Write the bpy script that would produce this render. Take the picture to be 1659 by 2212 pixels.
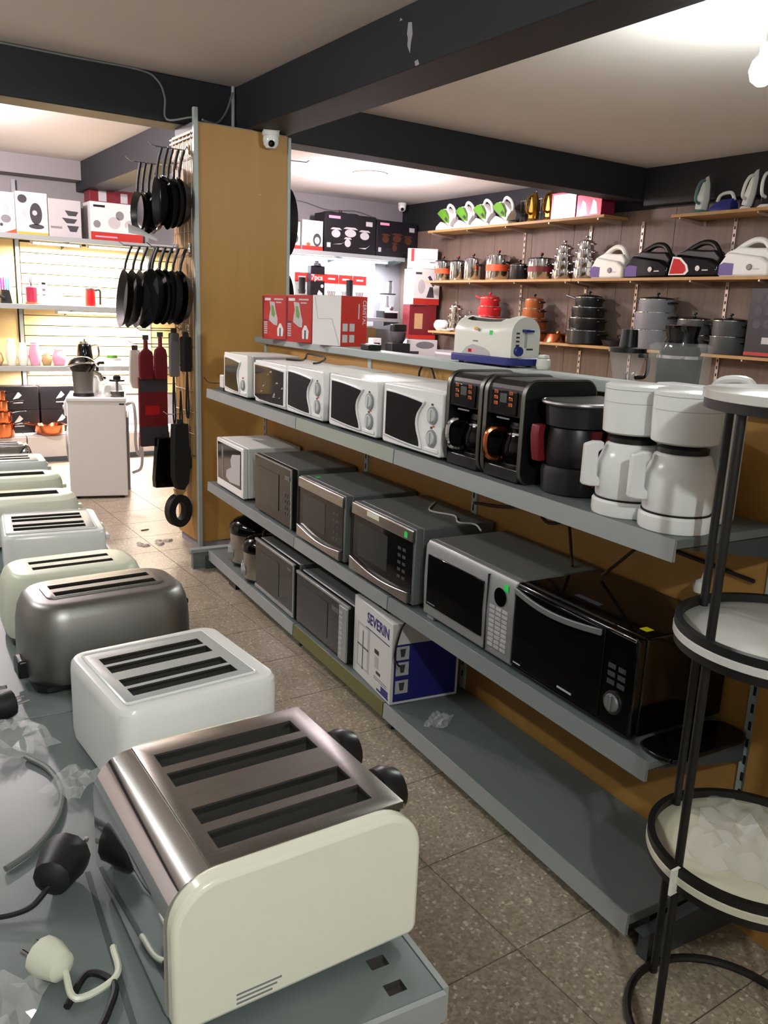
import bpy, bmesh, math, random
from mathutils import Vector, Matrix, Euler
random.seed(7)
for o in list(bpy.data.objects): bpy.data.objects.remove(o, do_unlink=True)
SC = bpy.context.scene; COL = SC.collection
PI = math.pi; sin, cos, rad = math.sin, math.cos, math.radians

# ------------------------------------------------------------------ camera
IW, IH, FPX = 1659.0, 2212.0, 1790.0
CAM_H, YAW, PITCH, ROLL = 1.6, rad(34.25), rad(13.53), rad(-2.33)
def cam_axes():
    f = Vector((sin(YAW)*cos(PITCH), cos(YAW)*cos(PITCH), -sin(PITCH)))
    r = Vector((cos(YAW), -sin(YAW), 0)); d = f.cross(r)
    return r*cos(ROLL)+d*sin(ROLL), -r*sin(ROLL)+d*cos(ROLL), f
_r, _d, _f = cam_axes()
cd = bpy.data.cameras.new('camera'); cam = bpy.data.objects.new('camera', cd); COL.objects.link(cam)
cd.sensor_fit = 'HORIZONTAL'; cd.sensor_width = 36.0; cd.lens = FPX/IW*36.0; cd.clip_start = 0.02
mw = Matrix((( _r.x, -_d.x, -_f.x, 0), (_r.y, -_d.y, -_f.y, 0), (_r.z, -_d.z, -_f.z, CAM_H), (0, 0, 0, 1)))
cam.matrix_world = mw
SC.camera = cam
# ------------------------------------------------------------------ world, exposure
W = bpy.data.worlds.new('world'); SC.world = W; W.use_nodes = True
W.node_tree.nodes['Background'].inputs[0].default_value = (0.5, 0.52, 0.55, 1)
W.node_tree.nodes['Background'].inputs[1].default_value = 0.05
vs = SC.view_settings; vs.view_transform = 'Standard'; vs.look = 'None'; vs.gamma = 1; vs.use_curve_mapping = False
vs.exposure = 0.45

# ------------------------------------------------------------------ frames
GA = rad(4.92)
GU = Vector((sin(GA), cos(GA), 0)); GV = Vector((cos(GA), -sin(GA), 0))
def G(u, v, z=0.0):
    p = GU*u + GV*v; return (p.x, p.y, z)
RZ_AISLE = -PI/2 - GA      # local -y faces the aisle, local x = -u, local y = v
RZ_ROW = -GA               # local x = v, local y = u
RZ_RW = -PI/2              # on the right wall: local -y faces -X

# ------------------------------------------------------------------ materials
MATS = {}
def hexc(c):
    if isinstance(c, str):
        c = [int(c[i:i+2], 16)/255 for i in (0, 2, 4)]
        c = [x/12.92 if x <= .04045 else ((x+.055)/1.055)**2.4 for x in c]
    return (c[0], c[1], c[2], 1)
def mat(name, col, rough=.5, metal=0.0, spec=.5, noise=0, nscale=8, col2=None, bump=0, bscale=60, trans=0, ior=1.45, emit=None, estr=0, coat=0, alpha=1, aniso=None):
    if name in MATS: return MATS[name]
    m = bpy.data.materials.new(name); m.use_nodes = True; nt = m.node_tree
    b = nt.nodes['Principled BSDF']
    b.inputs['Base Color'].default_value = hexc(col); b.inputs['Roughness'].default_value = rough
    b.inputs['Metallic'].default_value = metal; b.inputs['Specular IOR Level'].default_value = spec
    b.inputs['Transmission Weight'].default_value = trans; b.inputs['IOR'].default_value = ior
    b.inputs['Coat Weight'].default_value = coat; b.inputs['Alpha'].default_value = alpha
    if emit is not None:
        b.inputs['Emission Color'].default_value = hexc(emit); b.inputs['Emission Strength'].default_value = estr
    tc = None
    if noise or bump: tc = nt.nodes.new('ShaderNodeTexCoord')
    if noise:
        n = nt.nodes.new('ShaderNodeTexNoise'); n.inputs['Scale'].default_value = nscale; n.inputs['Detail'].default_value = 6
        src = tc.outputs['Object']
        if aniso:
            mp = nt.nodes.new('ShaderNodeMapping'); mp.inputs['Scale'].default_value = aniso
            nt.links.new(src, mp.inputs['Vector']); src = mp.outputs['Vector']
        nt.links.new(src, n.inputs['Vector'])
        r = nt.nodes.new('ShaderNodeValToRGB'); r.color_ramp.elements[0].position = .5-noise/2; r.color_ramp.elements[1].position = .5+noise/2
        r.color_ramp.elements[0].color = hexc(col); r.color_ramp.elements[1].color = hexc(col2 if col2 else col)
        nt.links.new(n.outputs['Fac'], r.inputs['Fac']); nt.links.new(r.outputs['Color'], b.inputs['Base Color'])
    if bump:
        n2 = nt.nodes.new('ShaderNodeTexNoise'); n2.inputs['Scale'].default_value = bscale; n2.inputs['Detail'].default_value = 4
        nt.links.new(tc.outputs['Object'], n2.inputs['Vector'])
        bp = nt.nodes.new('ShaderNodeBump'); bp.inputs['Strength'].default_value = bump; bp.inputs['Distance'].default_value = .01
        nt.links.new(n2.outputs['Fac'], bp.inputs['Height']); nt.links.new(bp.outputs['Normal'], b.inputs['Normal'])
    MATS[name] = m; return m

M = dict(
 white=mat('white_enamel', 'ECEDEC', .22), white_matte=mat('white_matte', 'E0E0DC', .5), offwhite=mat('offwhite_plastic', 'E6E5DB', .3),
 cream=mat('cream_enamel', 'E8E8D6', .22), cream2=mat('cream_plastic', 'D9DCC8', .35), paleblue=mat('pale_plastic', 'D5DBD8', .3),
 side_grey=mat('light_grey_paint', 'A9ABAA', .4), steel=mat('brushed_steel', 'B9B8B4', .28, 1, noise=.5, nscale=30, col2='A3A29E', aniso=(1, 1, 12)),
 steel_dull=mat('dull_steel', '8F8E8B', .42, 1), chrome=mat('chrome', 'D8D8DA', .07, 1), steel_dark=mat('dark_steel', '6E6C68', .36, 1),
 silver=mat('silver_paint', 'A4A6A6', .38, .55), silver_d=mat('silver_dark_paint', '7C7F7F', .42, .4), greymw=mat('grey_enamel', '6A6D6B', .42, .25),
 black=mat('black_plastic', '101112', .35), black_g=mat('black_gloss', '060708', .08), black_m=mat('black_matte', '101012', .6), black_soft=mat('black_rubber', '131313', .8),
 glass_d=mat('dark_glass', '0A0B0C', .05, spec=.3), glass_b=mat('brown_dark_glass', '241F1C', .07, spec=.3), glass_g=mat('grey_dark_glass', '1B1F1E', .09, spec=.3),
 shelf=mat('grey_shelf_metal', '6E7675', .48, .15, noise=.6, nscale=5, col2='626A69'), shelf_lip=mat('shelf_lip_metal', 'A2A8A8', .42, .3), shelf_dk=mat('shelf_dark_metal', '40474A', .55, .1),
 rail=mat('rail_metal', '9AA3A1', .5, .1), trim=mat('trim_pale', 'A9B2B0', .5),
 orange=mat('orange_wood_panel', 'B08444', .5, noise=.7, nscale=3, col2='A67B3D', aniso=(6, 6, .35)),
 orange_l=mat('cream_slat_panel', 'EAD09A', .5, noise=.5, nscale=4, col2='E5C88D'),
 ceil=mat('white_ceiling', 'DAD6D3', .9, noise=.6, nscale=2, col2='D4CFCB', bump=.05, bscale=40), beam=mat('navy_paint', '1E2026', .62, noise=.6, nscale=3, col2='191B20', bump=.08, bscale=30),
 wall=mat('grey_wall_paint', '8E8A8C', .85), wall_w=mat('pale_wall_paint', 'BDB8B4', .9),
 board=mat('shelf_board_wood', 'B08A57', .55, noise=.5, nscale=6, col2='A57E4C'),
 red=mat('red_print', 'B02A22', .45), red_g=mat('red_gloss', 'B71C20', .2), red_d=mat('dark_red', '6E1820', .4), white_p=mat('white_card', 'DCDAD8', .5), black_p=mat('black_card', '14131A', .4),
 orange_p=mat('orange_print', 'D4552A', .5), yellow_p=mat('yellow_print', 'E0A93A', .5), green_p=mat('green_print', '6F9440', .5), green_s=mat('green_sticker', '2FE060', .5), yellow_s=mat('yellow_sticker', 'E0E020', .5),
 blue_p=mat('blue_print', '1B1F6E', .45), grey_p=mat('grey_print', '7F7C80', .5), grey_d=mat('dark_grey_print', '3C3A40', .5), grey_l=mat('light_grey_print', 'B7B4B6', .5), tan_p=mat('tan_print', 'B8966A', .5), pink_p=mat('pink_plastic', 'E39AB4', .35),
 copper=mat('copper', 'C2724A', .2, 1), gold=mat('gold_metal', 'A98B3C', .22, .9), red_pot=mat('red_enamel', 'C0262C', .3), black_pot=mat('black_pot_enamel', '191A1C', .3), grey_pot=mat('grey_pot_enamel', '83838A', .35), dgrey_pot=mat('dark_grey_pot_enamel', '4B4D4F', .35), brown=mat('brown_print', '4A2A1C', .4), bronze=mat('copper_enamel', 'A85F33', .35, .3),
 purple=mat('purple_plastic', '4B2F7E', .35), blue=mat('blue_plastic', '27307A', .35), teal=mat('teal_plastic', '5C8385', .3), green=mat('green_plastic', '5E9A2C', .3),
 cable=mat('black_cable', '151515', .5), cable_g=mat('grey_cable', '6E716E', .5), cable_w=mat('white_cable', 'D6D6D2', .45), cable_b=mat('brown_cable', '3B2413', .6),
 marble=mat('white_marble', 'DAD9D4', .22, noise=.35, nscale=4, col2='C3C2BE'), cream_marble=mat('cream_marble', 'D9D6C0', .25, noise=.35, nscale=4, col2='CBC8B2'),
 iron=mat('black_iron_paint', '121110', .5), plastic=mat('clear_plastic_film', 'F2F2F2', .12, alpha=.28, spec=.8), clear=mat('clear_plastic', 'F4F6F6', .05, alpha=.18, spec=.8), glass=mat('clear_glass', 'E8EEF0', .03, trans=.9),
 slot=mat('toaster_slot_interior', '4A4844', .5, .4), lcd=mat('grey_display', '4A4F4C', .3), chip=mat('bare_plaster', '9A979A', .9), dust=mat('dusty_debris', 'B9AFA2', .9), socket=mat('white_socket', 'D9D9D4', .4),
 blue_knife=mat('blue_handle', '5BB2E8', .35), mag_knife=mat('magenta_handle', 'C23A9A', .35), mirror_red=mat('red_foil_wrap', 'A8324A', .25, .2), foil=mat('silver_foil', 'E8E4E6', .15, .6),
)
def emis(name, col, strength):
    return mat(name, col, .5, emit=col, estr=strength)

# ------------------------------------------------------------------ mesh building
class MB:
    def __init__(s): s.v = []; s.f = []; s.mi = []; s.cur = 0
    def add(s, vs_, fs_):
        k = len(s.v); s.v += [tuple(p) for p in vs_]
        for f in fs_: s.f.append(tuple(i+k for i in f)); s.mi.append(s.cur)
        return s
    def xf(s, mtx):
        s.v = [tuple(mtx @ Vector(p)) for p in s.v]; return s
    def box(s, x0, x1, y0, y1, z0, z1):
        return s.add([(x0,y0,z0),(x1,y0,z0),(x1,y1,z0),(x0,y1,z0),(x0,y0,z1),(x1,y0,z1),(x1,y1,z1),(x0,y1,z1)],
                     [(3,2,1,0),(4,5,6,7),(0,1,5,4),(1,2,6,5),(2,3,7,6),(3,0,4,7)])
    def cbox(s, cx, cy, cz, sx, sy, sz):
        return s.box(cx-sx/2, cx+sx/2, cy-sy/2, cy+sy/2, cz-sz/2, cz+sz/2)
    def loft(s, rings, caps=True):
        n = len(rings[0]); k = len(s.v)
        vs_ = [p for r in rings for p in r]; fs_ = []
        for i in range(len(rings)-1):
            for j in range(n):
                a = i*n+j; b = i*n+(j+1) % n
                fs_.append((a, b, b+n, a+n))
        if caps:
            fs_.append(tuple(range(n-1, -1, -1))); fs_.append(tuple((len(rings)-1)*n+j for j in range(n)))
        return s.add(vs_, fs_)
    def prism(s, pts, a, b, axis='z'):
        # pts counter-clockwise seen from +axis
        def P(p, t):
            if axis == 'z': return (p[0], p[1], t)
            if axis == 'y': return (p[0], t, p[1])
            return (t, p[0], p[1])
        if axis == 'y': pts = pts[::-1]
        return s.loft([[P(p, a) for p in pts], [P(p, b) for p in pts]])
    def lathe(s, prof, n=20, c=(0, 0, 0), sx=1, sy=1, a0=0):
        rings = [[(c[0]+max(r, 1e-4)*sx*cos(a0+2*PI*j/n), c[1]+max(r, 1e-4)*sy*sin(a0+2*PI*j/n), c[2]+z) for j in range(n)] for r, z in prof]
        return s.loft(rings)
    def tube(s, path, r, n=7, closed=False):
        P = [Vector(p) for p in path]; rings = []; m = len(P); up = None
        for i, p in enumerate(P):
            if closed: t = P[(i+1) % m]-P[i-1]
            else: t = P[min(i+1, m-1)]-P[max(i-1, 0)]
            t.normalize()
            if up is None:
                up = Vector((0, 0, 1)) if abs(t.z) < .9 else Vector((1, 0, 0))
            up = (up - t*up.dot(t)); 
            if up.length < 1e-5: up = t.orthogonal()
            up.normalize(); w = t.cross(up)
            rr = r[i] if isinstance(r, (list, tuple)) else r
            rings.append([tuple(p+(up*cos(2*PI*j/n)+w*sin(2*PI*j/n))*rr) for j in range(n)])
        if closed:
            k = len(rings); vs_ = [q for R_ in rings for q in R_]
            fs_ = [(i*n+j, i*n+(j+1) % n, ((i+1) % k)*n+(j+1) % n, ((i+1) % k)*n+j) for i in range(k) for j in range(n)]
            return s.add(vs_, fs_)
        return s.loft(rings)
    def obj(s, name, m, parent=None, smooth=False, bevel=0, seg=2, loc=None, rot=None, kind=None, angle=38, label=None, solid=0):
        me = bpy.data.meshes.new(name); me.from_pydata(s.v, [], s.f)
        bm = bmesh.new(); bm.from_mesh(me); bmesh.ops.recalc_face_normals(bm, faces=bm.faces); bm.to_mesh(me); bm.free()
        ms = m if isinstance(m, (list, tuple)) else [m]
        for q in ms: me.materials.append(M[q] if isinstance(q, str) else q)
        for p, i in zip(me.polygons, s.mi): p.material_index = min(i, len(ms)-1)
        if smooth or bevel:
            for p in me.polygons: p.use_smooth = True
            me.set_sharp_from_angle(angle=rad(angle))
        o = bpy.data.objects.new(name, me); COL.objects.link(o)
        if parent: o.parent = parent
        if loc: o.location = loc
        if rot: o.rotation_euler = rot
        if kind: o['kind'] = kind
        if label: o['label'] = label
        if solid:
            md = o.modifiers.new('solid', 'SOLIDIFY'); md.thickness = solid
        if bevel:
            md = o.modifiers.new('bevel', 'BEVEL'); md.width = bevel; md.segments = seg; md.limit_method = 'ANGLE'; md.angle_limit = rad(40)
        return o
def rrect(x0, x1, y0, y1, r, n=4, corners=(1, 1, 1, 1)):
    # ccw from lower left; corners: ll, lr, ur, ul radius factors
    out = []
    for (cx, cy, a, k) in ((x0, y0, PI, corners[0]), (x1, y0, 1.5*PI, corners[1]), (x1, y1, 0, corners[2]), (x0, y1, .5*PI, corners[3])):
        rr = r*k
        if rr < 1e-6: out.append((cx, cy)); continue
        ox = cx+(rr if cx == x0 else -rr); oy = cy+(rr if cy == y0 else -rr)
        for i in range(n+1):
            t = a+.5*PI*i/n; out.append((ox+rr*cos(t), oy+rr*sin(t)))
    return out
def arc(cx, cz, r, a0, a1, n=8):
    return [(cx+r*cos(a0+(a1-a0)*i/n), cz+r*sin(a0+(a1-a0)*i/n)) for i in range(n+1)]
def spline(pts, n=6):
    P = [Vector(p) for p in pts]; P = [2*P[0]-P[1]]+P+[2*P[-1]-P[-2]]; out = []
    for i in range(1, len(P)-2):
        for k in range(n):
            t = k/n
            out.append(.5*((2*P[i])+(P[i+1]-P[i-1])*t+(2*P[i-1]-5*P[i]+4*P[i+1]-P[i+2])*t*t+(3*P[i]-P[i-1]-3*P[i+1]+P[i+2])*t**3))
    out.append(P[-2]); return out
def bx(name, parent, m, x0, x1, y0, y1, z0, z1, bevel=0, **k):
    return MB().box(x0, x1, y0, y1, z0, z1).obj(name, m, parent, bevel=bevel, **k)
def lat(name, parent, m, prof, n=20, c=(0, 0, 0), **k):
    return MB().lathe(prof, n, c, k.pop('sx', 1), k.pop('sy', 1)).obj(name, m, parent, smooth=True, **k)
def tub(name, parent, m, path, r, n=7, sp=0, **k):
    return MB().tube(spline(path, sp) if sp else path, r, n).obj(name, m, parent, smooth=True, **k)
def thing(name, label, cat, loc=(0, 0, 0), rz=0, group=None, rot=None):
    o = bpy.data.objects.new(name, None); COL.objects.link(o); o.empty_display_size = .05
    o.location = loc; o.rotation_euler = rot if rot else (0, 0, rz); o['label'] = label; o['category'] = cat
    if group: o['group'] = group
    return o
def tag(o, label, cat, group=None, loc=None, rz=None):
    o['label'] = label; o['category'] = cat
    if group: o['group'] = group
    if loc is not None: o.location = loc
    if rz is not None: o.rotation_euler = (0, 0, rz)
    return o
def struct(o): o['kind'] = 'structure'; return o
def dup(root, label, loc, rz, group=None):
    r = root.copy(); COL.objects.link(r); r.location = loc; r.rotation_euler = (0, 0, rz); r['label'] = label
    if group: r['group'] = group
    for ch in list(root.children):
        c = ch.copy(); COL.objects.link(c); c.parent = r
        for g_ in list(ch.children):
            d = g_.copy(); COL.objects.link(d); d.parent = c
    return r
def text(parent, name, s, size, m, loc, rot=(PI/2, 0, 0), align='CENTER', sx=1.0, shear=0, bold=0):
    cu = bpy.data.curves.new('t', 'FONT'); cu.body = s; cu.size = size; cu.align_x = align; cu.align_y = 'CENTER'; cu.extrude = .0004; cu.shear = shear; cu.offset = bold; cu.resolution_u = 3
    to = bpy.data.objects.new('t', cu); COL.objects.link(to)
    dg = bpy.context.evaluated_depsgraph_get(); me = bpy.data.meshes.new_from_object(to.evaluated_get(dg))
    bpy.data.objects.remove(to); bpy.data.curves.remove(cu)
    me.materials.clear(); me.materials.append(M[m] if isinstance(m, str) else m)
    o = bpy.data.objects.new(name, me); COL.objects.link(o); o.parent = parent; o.location = loc; o.rotation_euler = rot; o.scale = (sx, 1, 1)
    return o
def cut(o, boxes):
    # real pockets: boolean difference, applied at once; pocket walls take the second material
    cb = MB()
    for b in boxes: cb.box(*b)
    c = cb.obj('cutter', ['slot'])
    c.data.materials.clear(); c.data.materials.append(o.data.materials[0]); c.data.materials.append(M['slot'])
    for p in c.data.polygons: p.material_index = 1
    if len(o.data.materials) < 2: o.data.materials.append(M['slot'])
    c.parent = o.parent
    bpy.context.view_layer.update()
    md = o.modifiers.new('cut', 'BOOLEAN'); md.object = c; md.operation = 'DIFFERENCE'; md.solver = 'EXACT'
    bpy.context.view_layer.update()
    dg = bpy.context.evaluated_depsgraph_get(); me = bpy.data.meshes.new_from_object(o.evaluated_get(dg))
    o.modifiers.clear(); old = o.data; o.data = me
    for p in me.polygons: p.use_smooth = True
    me.set_sharp_from_angle(angle=rad(30))
    bpy.data.objects.remove(c, do_unlink=True)
    return o
def lamp(name, typ, energy, loc, col, size=.1, rot=None, parent=None, **k):
    l = bpy.data.lights.new(name, typ); l.energy = energy; l.color = col
    if typ == 'AREA':
        l.shape = k.get('shape', 'RECTANGLE'); l.size = size; l.size_y = k.get('size_y', size)
    else: l.shadow_soft_size = size
    o = bpy.data.objects.new(name, l); COL.objects.link(o); o.location = loc
    if rot: o.rotation_euler = rot
    if parent: o.parent = parent
    return o
# ================================================================== the setting
X0, X1, Y0, Y1, ZC = -3.2, 6.4, -2.6, 9.25, 2.94
def terrazzo():
    m = bpy.data.materials.new('terrazzo_tile'); m.use_nodes = True; nt = m.node_tree; b = nt.nodes['Principled BSDF']
    g = nt.nodes.new('ShaderNodeNewGeometry'); v = nt.nodes.new('ShaderNodeTexVoronoi'); v.inputs['Scale'].default_value = 120
    nt.links.new(g.outputs['Position'], v.inputs['Vector'])
    w = nt.nodes.new('ShaderNodeTexWhiteNoise'); w.noise_dimensions = '3D'; nt.links.new(v.outputs['Color'], w.inputs['Vector'])
    r = nt.nodes.new('ShaderNodeValToRGB'); e = r.color_ramp.elements
    e[0].position = 0; e[0].color = hexc('867C6C'); e[1].position = 1; e[1].color = hexc('CFC5B2')
    for p, c in ((.35, '978B79'), (.7, 'A79C89'), (.86, '807361')): k = e.new(p); k.color = hexc(c)
    nt.links.new(w.outputs['Value'], r.inputs['Fac'])
    n = nt.nodes.new('ShaderNodeTexNoise'); n.inputs['Scale'].default_value = 2.2; n.inputs['Detail'].default_value = 5; nt.links.new(g.outputs['Position'], n.inputs['Vector'])
    r2 = nt.nodes.new('ShaderNodeValToRGB'); r2.color_ramp.elements[0].position = .3; r2.color_ramp.elements[0].color = (.72, .7, .68, 1); r2.color_ramp.elements[1].position = .65; r2.color_ramp.elements[1].color = (1, 1, 1, 1)
    nt.links.new(n.outputs['Fac'], r2.inputs['Fac'])
    mx = nt.nodes.new('ShaderNodeMix'); mx.data_type = 'RGBA'; mx.blend_type = 'MULTIPLY'; mx.inputs[0].default_value = 1
    nt.links.new(r.outputs['Color'], mx.inputs[6]); nt.links.new(r2.outputs['Color'], mx.inputs[7]); nt.links.new(mx.outputs[2], b.inputs['Base Color'])
    b.inputs['Roughness'].default_value = .38
    return m
M['terrazzo'] = terrazzo(); M['grout'] = mat('floor_grout', '4A453D', .9)
floor = struct(MB().box(X0, X1, Y0, Y1, -.1, -.004).obj('floor', 'grout'))
TS = .39
tm = None
tx0, ty0 = 1.36-TS*16, 1.298-TS*14
ix = 0
far = MB()
while tx0+ix*TS < X1:
    iy = 0
    while ty0+iy*TS < Y1:
        a, b_ = tx0+ix*TS, ty0+iy*TS
        if a >= X0 and b_ >= Y0 and a+TS <= X1+.3 and b_+TS <= Y1+.3:
            vis = (0.55 <= a <= 2.6 and b_ > 4.4) or (.15 <= a <= 2.2 and .1 <= b_ <= 4.4)
            if vis:
                if tm is None:
                    t0 = MB().box(.002, TS-.002, .002, TS-.002, -.004, 0).obj('tile', 'terrazzo', floor, loc=(a, b_, 0)); tm = t0.data
                else:
                    t = bpy.data.objects.new('tile', tm); COL.objects.link(t); t.parent = floor; t.location = (a, b_, 0)
            else: far.box(a+.002, min(a+TS-.002, X1), b_+.002, min(b_+TS-.002, Y1), -.004, 0)
        iy += 1
    ix += 1
far.obj('distant_tiles', 'terrazzo', floor, kind='stuff')
ceiling = struct(MB().box(X0, X1, Y0, Y1, ZC, ZC+.1).obj('ceiling', 'ceil'))
struct(MB().box(X0-.1, X0, Y0, Y1, 0, ZC).obj('wall_left', 'wall_w'))
struct(MB().box(X0-.1, X1+.1, Y0-.1, Y0, 0, ZC).obj('wall_front', 'wall_w'))
wall_back = struct(MB().box(X0-.1, X1+.1, Y1, Y1+.1, 0, ZC).obj('wall_back', 'wall'))
wall_right = struct(MB().box(X1, X1+.1, Y0, Y1, 0, ZC).obj('wall_right', 'beam'))
# beams
ba = struct(MB().box(2.335, 2.62, Y0, Y1, 2.67, ZC-.001).obj('beam_1', 'beam', bevel=.006))
bb = struct(MB().box(X0, 2.3349, 5.29, 5.51, 2.67, ZC-.001).obj('beam_2', 'beam', bevel=.006))
bc = struct(MB().box(2.6201, X1, 5.29, 5.51, 2.67, ZC-.001).obj('beam_3', 'beam', bevel=.006))
bd = struct(MB().box(X1-.12, X1-.001, Y0, 5.29, 2.62, ZC-.001).obj('beam_4', 'beam', bevel=.006))
be = struct(MB().box(X0, 2.3349, Y1-.22, Y1-.001, 2.76, ZC-.001).obj('beam_5', 'wall'))
# chipped paint on the beam over the aisle
def chip(yc, zc, pts, parent=ba):
    MB().prism([(yc+a, zc+c) for a, c in pts], 2.333, 2.336, 'x').obj('paint_chip', 'chip', parent)
chip(3.38, 2.80, [(-.015, .06), (-.025, .01), (-.015, -.02), (-.01, -.065), (.012, -.03), (.01, .0), (.018, .02), (.012, .065)])
chip(3.31, 2.685, [(-.016, -.01), (.012, -.012), (.02, .008), (-.004, .012)])
chip(3.45, 2.89, [(-.012, -.004), (.012, -.004), (.006, .008)])
# pillar clad in orange wood panels
PX0, PX1, PY0, PY1, PZ = 1.985, 2.622, 5.09, 5.47, 2.66
pillar = struct(MB().box(PX0+.015, PX1-.015, PY0+.015, PY1-.015, 0, 2.669).obj('wall_pillar', 'wall'))
bx('pillar_panel', pillar, 'orange', PX0+.02, PX1-.012, PY0, PY0+.0149, .06, PZ)
bx('pillar_panel', pillar, 'orange', PX0, PX0+.0149, PY0+.02, PY1, .06, 2.62)
bx('pillar_panel', pillar, 'orange', PX1-.0149, PX1, PY0+.02, PY1, .06, 2.62)
bx('pillar_trim', pillar, 'trim', PX0-.006, PX0+.022, PY0-.012, PY0+.02, .0, 2.74, bevel=.004)
bx('pillar_trim', pillar, 'trim', PX1-.014, PX1+.008, PY0-.010, PY0+.02, .0, 2.655, bevel=.004)
bx('pillar_scuff', pillar, 'dust', 2.405, 2.425, PY0-.0008, PY0, 2.29, 2.294)
# conduit and cables over the pillar
tag(tub('conduit_pipe', None, 'trim', [(2.318, 5.279, 2.66), (2.318, 5.279, ZC-.002)], .011, 8), 'pale vertical conduit pipe in the corner where two navy beams meet', 'pipe')
tag(tub('ceiling_cable', None, 'cable_g', [(2.31, 5.265, 2.9), (2.26, 5.25, 2.78), (2.18, 5.2, 2.695), (2.09, 5.12, 2.675), (2.03, 5.07, 2.672)], .006, 6, sp=6), 'slack grey cable sagging from the conduit to the pillar top', 'cable')
tag(tub('ceiling_cable', None, 'cable_g', [(-2.4, 5.283, 2.936), (0, 5.283, 2.934), (1.3, 5.283, 2.93), (1.72, 5.28, 2.93), (1.83, 5.27, 2.89), (1.87, 5.26, 2.80), (1.875, 5.25, 2.68), (1.99, 5.13, 2.69)], .006, 6, sp=6), 'long grey cable along the top of the left navy beam, dropping to the pillar', 'cable')
# security cameras
def dome(label, loc, rz):
    t = thing('security_camera', label, 'camera', loc, rz)
    lat('base', t, 'white_matte', [(.0, 0), (.052, 0), (.054, -.02), (.05, -.03), (0, -.03)], 20)
    lat('housing', t, 'white', [(.0, .0), (.044, .0), (.05, -.03), (.045, -.062), (.028, -.082), (0, -.086)], 20, (0, 0, -.018))
    o = lat('lens', t, 'black_g', [(0, 0), (.02, 0), (.02, .012), (.013, .02), (0, .021)], 16); o.location = (0, -.036, -.075); o.rotation_euler = (rad(115), 0, 0)
    return t
dome('white dome security camera at the top of the orange pillar', (2.47, 5.05, 2.668), rad(-20))
dome('white security camera high on the far grey wall', (6.2, 8.98, 2.93), rad(-30))
bx('mount_plate', bpy.data.objects['security_camera'], 'white_matte', -.05, .05, -.05, .05, -.004, .0)
# end wall cladding: left bays in cream slats
lit = thing('slat_wall_panel', 'cream grooved slat wall behind the lit shelves on the far left', 'wall panel', (0, 0, 0))
sl = None
for i in range(22):
    z0 = .62+i*.102
    if z0+.098 > 2.17: break
    for (a, b_) in ((1.76, 3.02), (3.06, 4.35)):
        o = MB().box(0, b_-a, 0, .018, 0, .093).obj('slat', 'orange_l', lit, loc=(a, Y1-.032, z0))
for (a, b_) in ((.2, .96), (.99, 1.70)):
    for (c, d) in ((.62, 1.70), (1.706, 2.16)):
        o = bx('panel', lit, 'orange_l', a, b_, Y1-.03, Y1-.012, c, d)
bx('back_sheet', lit, 'cable_b', .2, 4.35, Y1-.0119, Y1-.004, .62, 2.165)
for x in (.975, 1.73, 3.04):
    bx('slotted_upright', lit, 'shelf_lip', x-.018, x+.018, Y1-.05, Y1-.0121, .1, 2.72)
# end wall, right part: white lit panel
bx('white_backing', wall_back, 'white_matte', 4.4, 6.0, Y1-.012, Y1-.001, 1.40, 2.25)
bx('tan_backing', wall_back, 'tan_p', 4.4, 6.05, Y1-.012, Y1-.001, .1, 1.395)
# right wall: wood-look cladding boards and slotted strips
M['wood_grey'] = mat('grey_brown_wood_cladding', '7A685C', .6, noise=.8, nscale=3.5, col2='5F5047', aniso=(1, 7, .5))
k = 0
y = 2.0
while y < 9.2:
    bx('cladding_board', wall_right, 'wood_grey', X1-.018, X1-.001, y, min(y+.595, 9.24), .05, 2.60); y += .6
M['strip'] = mat('slotted_strip_metal', 'B8A79C', .4, .5)
for y in (6.9, 5.97, 5.34, 4.39, 3.4):
    st = bx('slotted_strip', wall_right, 'strip', X1-.030, X1-.0185, y-.014, y+.014, .3, 2.5)
    mm = MB()
    for i in range(36): mm.box(X1-.0315, X1-.0302, y-.006, y+.006, .34+i*.06, .365+i*.06)
    mm.obj('slot_row', 'black_soft', st, kind='stuff')

# ------------------------------------------------------------------ ceiling lamps
def bulb(label, loc, watts, col, r=.055, drop=0.0):
    t = thing('ceiling_lamp', label, 'lamp', loc)
    lat('lamp_base', t, 'white_matte', [(0, 0), (.06, 0), (.06, -.02), (.022, -.035), (0, -.035)], 20)
    if drop: tub('pendant_cord', t, 'cable_w', [(0, 0, -.035), (0, 0, -drop-.02)], .005, 8)
    lat('bulb_socket', t, 'white_matte', [(0, -drop-.02), (.02, -drop-.02), (.022, -drop-.06), (0, -drop-.06)], 16)
    area = .75*4*PI*r*r
    lat('bulb', t, emis('bulb_glow_%d' % int(watts*10+loc[0]*7), col, watts/(PI*area)), [(.021, -drop-.061), (r*.8, -drop-.085), (r, -drop-.12), (r*.8, -drop-.16), (r*.35, -drop-.18), (0, -drop-.182)], 18)
    return t
def batten(label, loc, L, watts, col):
    t = thing('ceiling_lamp', label, 'lamp', loc)
    bx('batten_body', t, 'white_matte', -.03, .03, -L/2, L/2, -.04, 0)
    r = .014
    for s in (-1, 1): bx('tube_holder', t, 'white_matte', -.02, .02, s*(L/2-.015)-.014, s*(L/2-.015)+.014, -.085, -.0401)
    MB().tube([(0, -L/2+.03, -.066), (0, L/2-.03, -.066)], r, 12).obj('tube', emis('batten_glow', col, watts/(PI*2*PI*r*L)), t, smooth=True)
    return t
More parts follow.
